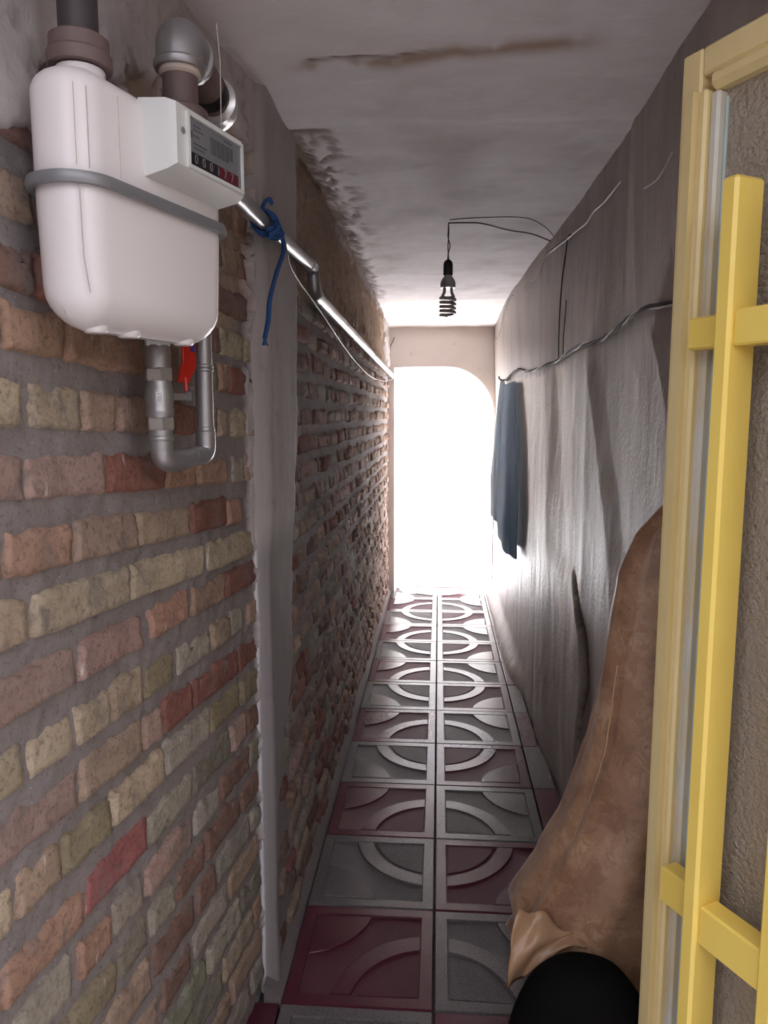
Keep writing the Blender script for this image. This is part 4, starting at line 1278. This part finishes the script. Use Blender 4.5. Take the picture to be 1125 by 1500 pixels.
def build_door():
    t = empty('door_1', DO, DR, 'open yellow metal door with hammered glass and a barred grille', kind='structure')
    W, Ht, zb = 0.82, 2.0, 0.03
    def bx(name, mat, s0, s1, e0, e1, z0, z1, par=t, ch=0.0035, smooth=False):
        b = MB(); b.box((min(s0, s1), min(-e0, -e1), z0), (max(s0, s1), max(-e0, -e1), z1), ch)
        return b.build(name, mat, par)
    for s0 in (0.0, W - 0.066):
        st = bx('stile', 'yellow_frame', s0, s0 + 0.066 - 0.028, -0.040, 0.0, zb, Ht)
        if s0 == 0.0:
            b = MB()                                      # rounded step of the pressed section, then the cream glazing bead
            b.prism([(0.036, 0.0), (0.030, -0.0), (0.020, -0.004), (0.018, -0.010), (0.036, -0.012)][::-1], zb + 0.06, Ht - 0.061, 0)
            b.build('moulding', 'yellow_frame', st)
            bx('stile', 'yellow_frame', 0.038, 0.052, -0.036, 0.003, zb + 0.06, Ht - 0.06, t, 0.004)
            bx('glazing_bead', 'bead_cream', 0.052, 0.069, -0.030, -0.004, zb + 0.068, Ht - 0.066, t, 0.004)
            bx('putty_line', 'putty_blue', 0.069, 0.0735, -0.026, -0.016, zb + 0.30, Ht - 0.075, t, 0.002)
        else:
            bx('stile', 'yellow_frame', s0 + 0.03, s0 + 0.066, -0.040, 0.0, zb, Ht)
    bx('rail', 'yellow_frame', 0.038, W - 0.03, -0.040, -0.001, Ht - 0.040, Ht)
    bx('rail', 'yellow_frame', 0.052, W - 0.03, -0.036, 0.003, Ht - 0.066, Ht - 0.038, t, 0.009)
    bx('rail', 'yellow_frame', 0.038, W - 0.03, -0.040, 0.0, zb, zb + 0.07)
    bx('kick_panel', 'yellow_frame', 0.052, W - 0.05, -0.030, -0.018, zb + 0.06, zb + 0.34)
    bx('glass_pane', 'hammered_glass', 0.058, W - 0.05, -0.024, -0.020, zb + 0.335, Ht - 0.055, t, 0.0)
    # grille of flat tubes standing off the glass
    for s0, z0, z1 in ((0.142, 0.30, 1.782), (0.274, 0.30, 1.782), (0.424, 0.30, 1.782), (0.565, 0.30, 1.782)):
        bx('grille_bar', 'yellow_bar', s0, s0 + 0.027, 0.010, 0.063, z0, z1, t, 0.0045)
    for z0, z1 in ((1.562, 1.610), (0.690, 0.752)):
        for s0, s1 in ((0.1685, 0.2745), (0.3005, 0.4245), (0.4505, 0.5655)):
            bx('grille_rail', 'yellow_bar', s0, s1, 0.020, 0.056, z0, z1, t, 0.003)
        bx('bracket', 'yellow_bar', 0.069, 0.1425, 0.001, 0.034, z0 + 0.002, z1, t, 0.003)
        bx('bracket', 'yellow_bar', 0.5915, W - 0.02, 0.001, 0.034, z0 + 0.002, z1, t, 0.003)
    for z0 in (0.35, 1.65):
        b = MB(); b.lathe((W + 0.004, -0.004, z0), [(0, 0.009), (0.10, 0.009)], 12); b.build('hinge', 'yellow_frame', t, smooth=True)
build_door()

# ------------------------------------------------------------------ gold fabric and black bundle behind the door
def build_fabric():
    zs = np.linspace(0.285, 1.30, 90)
    prof_z = [0.285, 0.33, 0.37, 0.42, 0.452, 0.524, 0.615, 0.69, 0.792, 0.878, 1.004, 1.154, 1.234, 1.30]
    prof_x = [0.190, 0.172, 0.182, 0.168, 0.182, 0.228, 0.273, 0.298, 0.328, 0.342, 0.353, 0.373, 0.404, 0.46]
    na = 110
    P = np.zeros((na, len(zs), 3))
    for j, z in enumerate(zs):
        xl = float(np.interp(z, prof_z, prof_x))
        f = (z - 0.285) / (1.30 - 0.285)
        hem = 1 - float(sstep(0.285, 0.46, z))
        dep = 0.15 * (1 - f) ** 0.8 + 0.035
        for i in range(na):
            a = i / (na - 1)
            th = -PI * 0.62 + a * PI * 1.24                     # round from the street side, over the free side, to the far side
            R = 1.0
            fold = 0.020 * (1 - 0.6 * f) * math.sin(th * 7 + 2.5 * f + 1.5 * float(vnoise(z * 3, a * 2, 91))) + 0.016 * float(fbm(a * 5, z * 7, 92))
            fold += 0.018 * hem * math.sin(th * 5 + z * 40)
            xr = 0.60
            x = xr - (xr - xl) * math.cos(th * 0.72) ** 0.9 - fold * (1.0 if abs(th) > 0.35 else abs(th) / 0.35) * 0.8
            y = 1.53 + dep * math.sin(th) * 0.8 + fold * 0.5
            x = min(x, float(xwall(y, z)) - 0.006)
            P[i, j] = (x, y, z)
    # the lower hem on the open side curls up and forward
    t = empty('fabric_cover', (0.35, 1.47, 0.3), 0, 'gold brown floral fabric hung behind the yellow door', 'fabric')
    O = np.array([0.35, 1.47, 0.3])
    o = grid('cloth', P - O, 'gold_fabric', None, t)
    sm = o.modifiers.new('thickness', 'SOLIDIFY'); sm.thickness = 0.004; sm.offset = -1
    # stitched hem line
    j = 0
    pts = [tuple(P[i, 1] - O + np.array([-0.001, -0.002, 0])) for i in range(0, na, 2)]
    b = MB(); b.tube(pts, 0.0042, 6); b.build('hem', 'hem_gold', t, smooth=60)
    # turned-up satin hem folded over towards the bundle
    top = [(0.170, 1.415, 0.483), (0.188, 1.418, 0.480), (0.214, 1.420, 0.472), (0.246, 1.420, 0.450), (0.278, 1.420, 0.434), (0.304, 1.420, 0.428)]
    bot = [(0.150, 1.372, 0.345), (0.168, 1.374, 0.358), (0.194, 1.378, 0.376), (0.226, 1.388, 0.402), (0.262, 1.398, 0.417), (0.300, 1.402, 0.421)]
    TP, BP = smooth_path(top, 5), smooth_path(bot, 5)
    nf = 14
    Q = np.zeros((len(TP), nf, 3))
    for i2, (pa, pb) in enumerate(zip(TP, BP)):
        for j2 in range(nf):
            f2 = j2 / (nf - 1)
            q = pa * (1 - f2) + pb * f2
            bulge = 0.020 * math.sin(PI * f2) * (1 - i2 / len(TP) * 0.7) + 0.006 * math.sin(f2 * 9 + i2 * 0.4) + 0.008 * float(fbm(i2 * 0.18, f2 * 3, 97))
            Q[i2, j2] = (q.x - bulge * 0.6 * (1 - i2 / len(TP)), q.y - bulge, q.z + 0.004 * math.sin(i2 * 0.7))
    fp = grid('turned_hem', Q - O, 'gold_satin', None, t)
    sm = fp.modifiers.new('thickness', 'SOLIDIFY'); sm.thickness = 0.004; sm.offset = 0
    # piping seam down the left side
    i = int(na * 0.40)
    pts = [tuple(P[i, jj] - O + np.array([-0.002, -0.002, 0])) for jj in range(2, 62, 2)]
    b = MB(); b.tube(pts, 0.0022, 6); b.build('seam', 'hem_gold', t, smooth=60)
build_fabric()

def build_bundle():
    n, m = 56, 30
    rs = []
    cx, cy = 0.272, 1.285
    for j in range(m):
        f = j / (m - 1)
        z = 0.468 * math.sin(f * PI / 2) ** 0.95
        k = math.cos(f * PI / 2) ** 0.62 if f < 1 else 0.0
        k = max(k, 0.02)
        ring = []
        for i in range(n):
            a = 2 * PI * i / n
            w = 1 + 0.05 * math.sin(a * 6 + f * 4) * (1 - f) + 0.06 * float(fbm(a * 1.5, f * 3, 95))
            ring.append((cx + 0.158 * k * w * math.cos(a), cy + 0.105 * k * w * math.sin(a), z - (0.005 if j == 0 else 0) + 0.006))
        rs.append(ring)
    b = MB(); b.rings(rs)
    o = b.build('black_bundle', 'black_cloth', None, smooth=70)
    tag(o, 'rounded black bundle on the tiles at the foot of the gold fabric', 'bundle')
build_bundle()
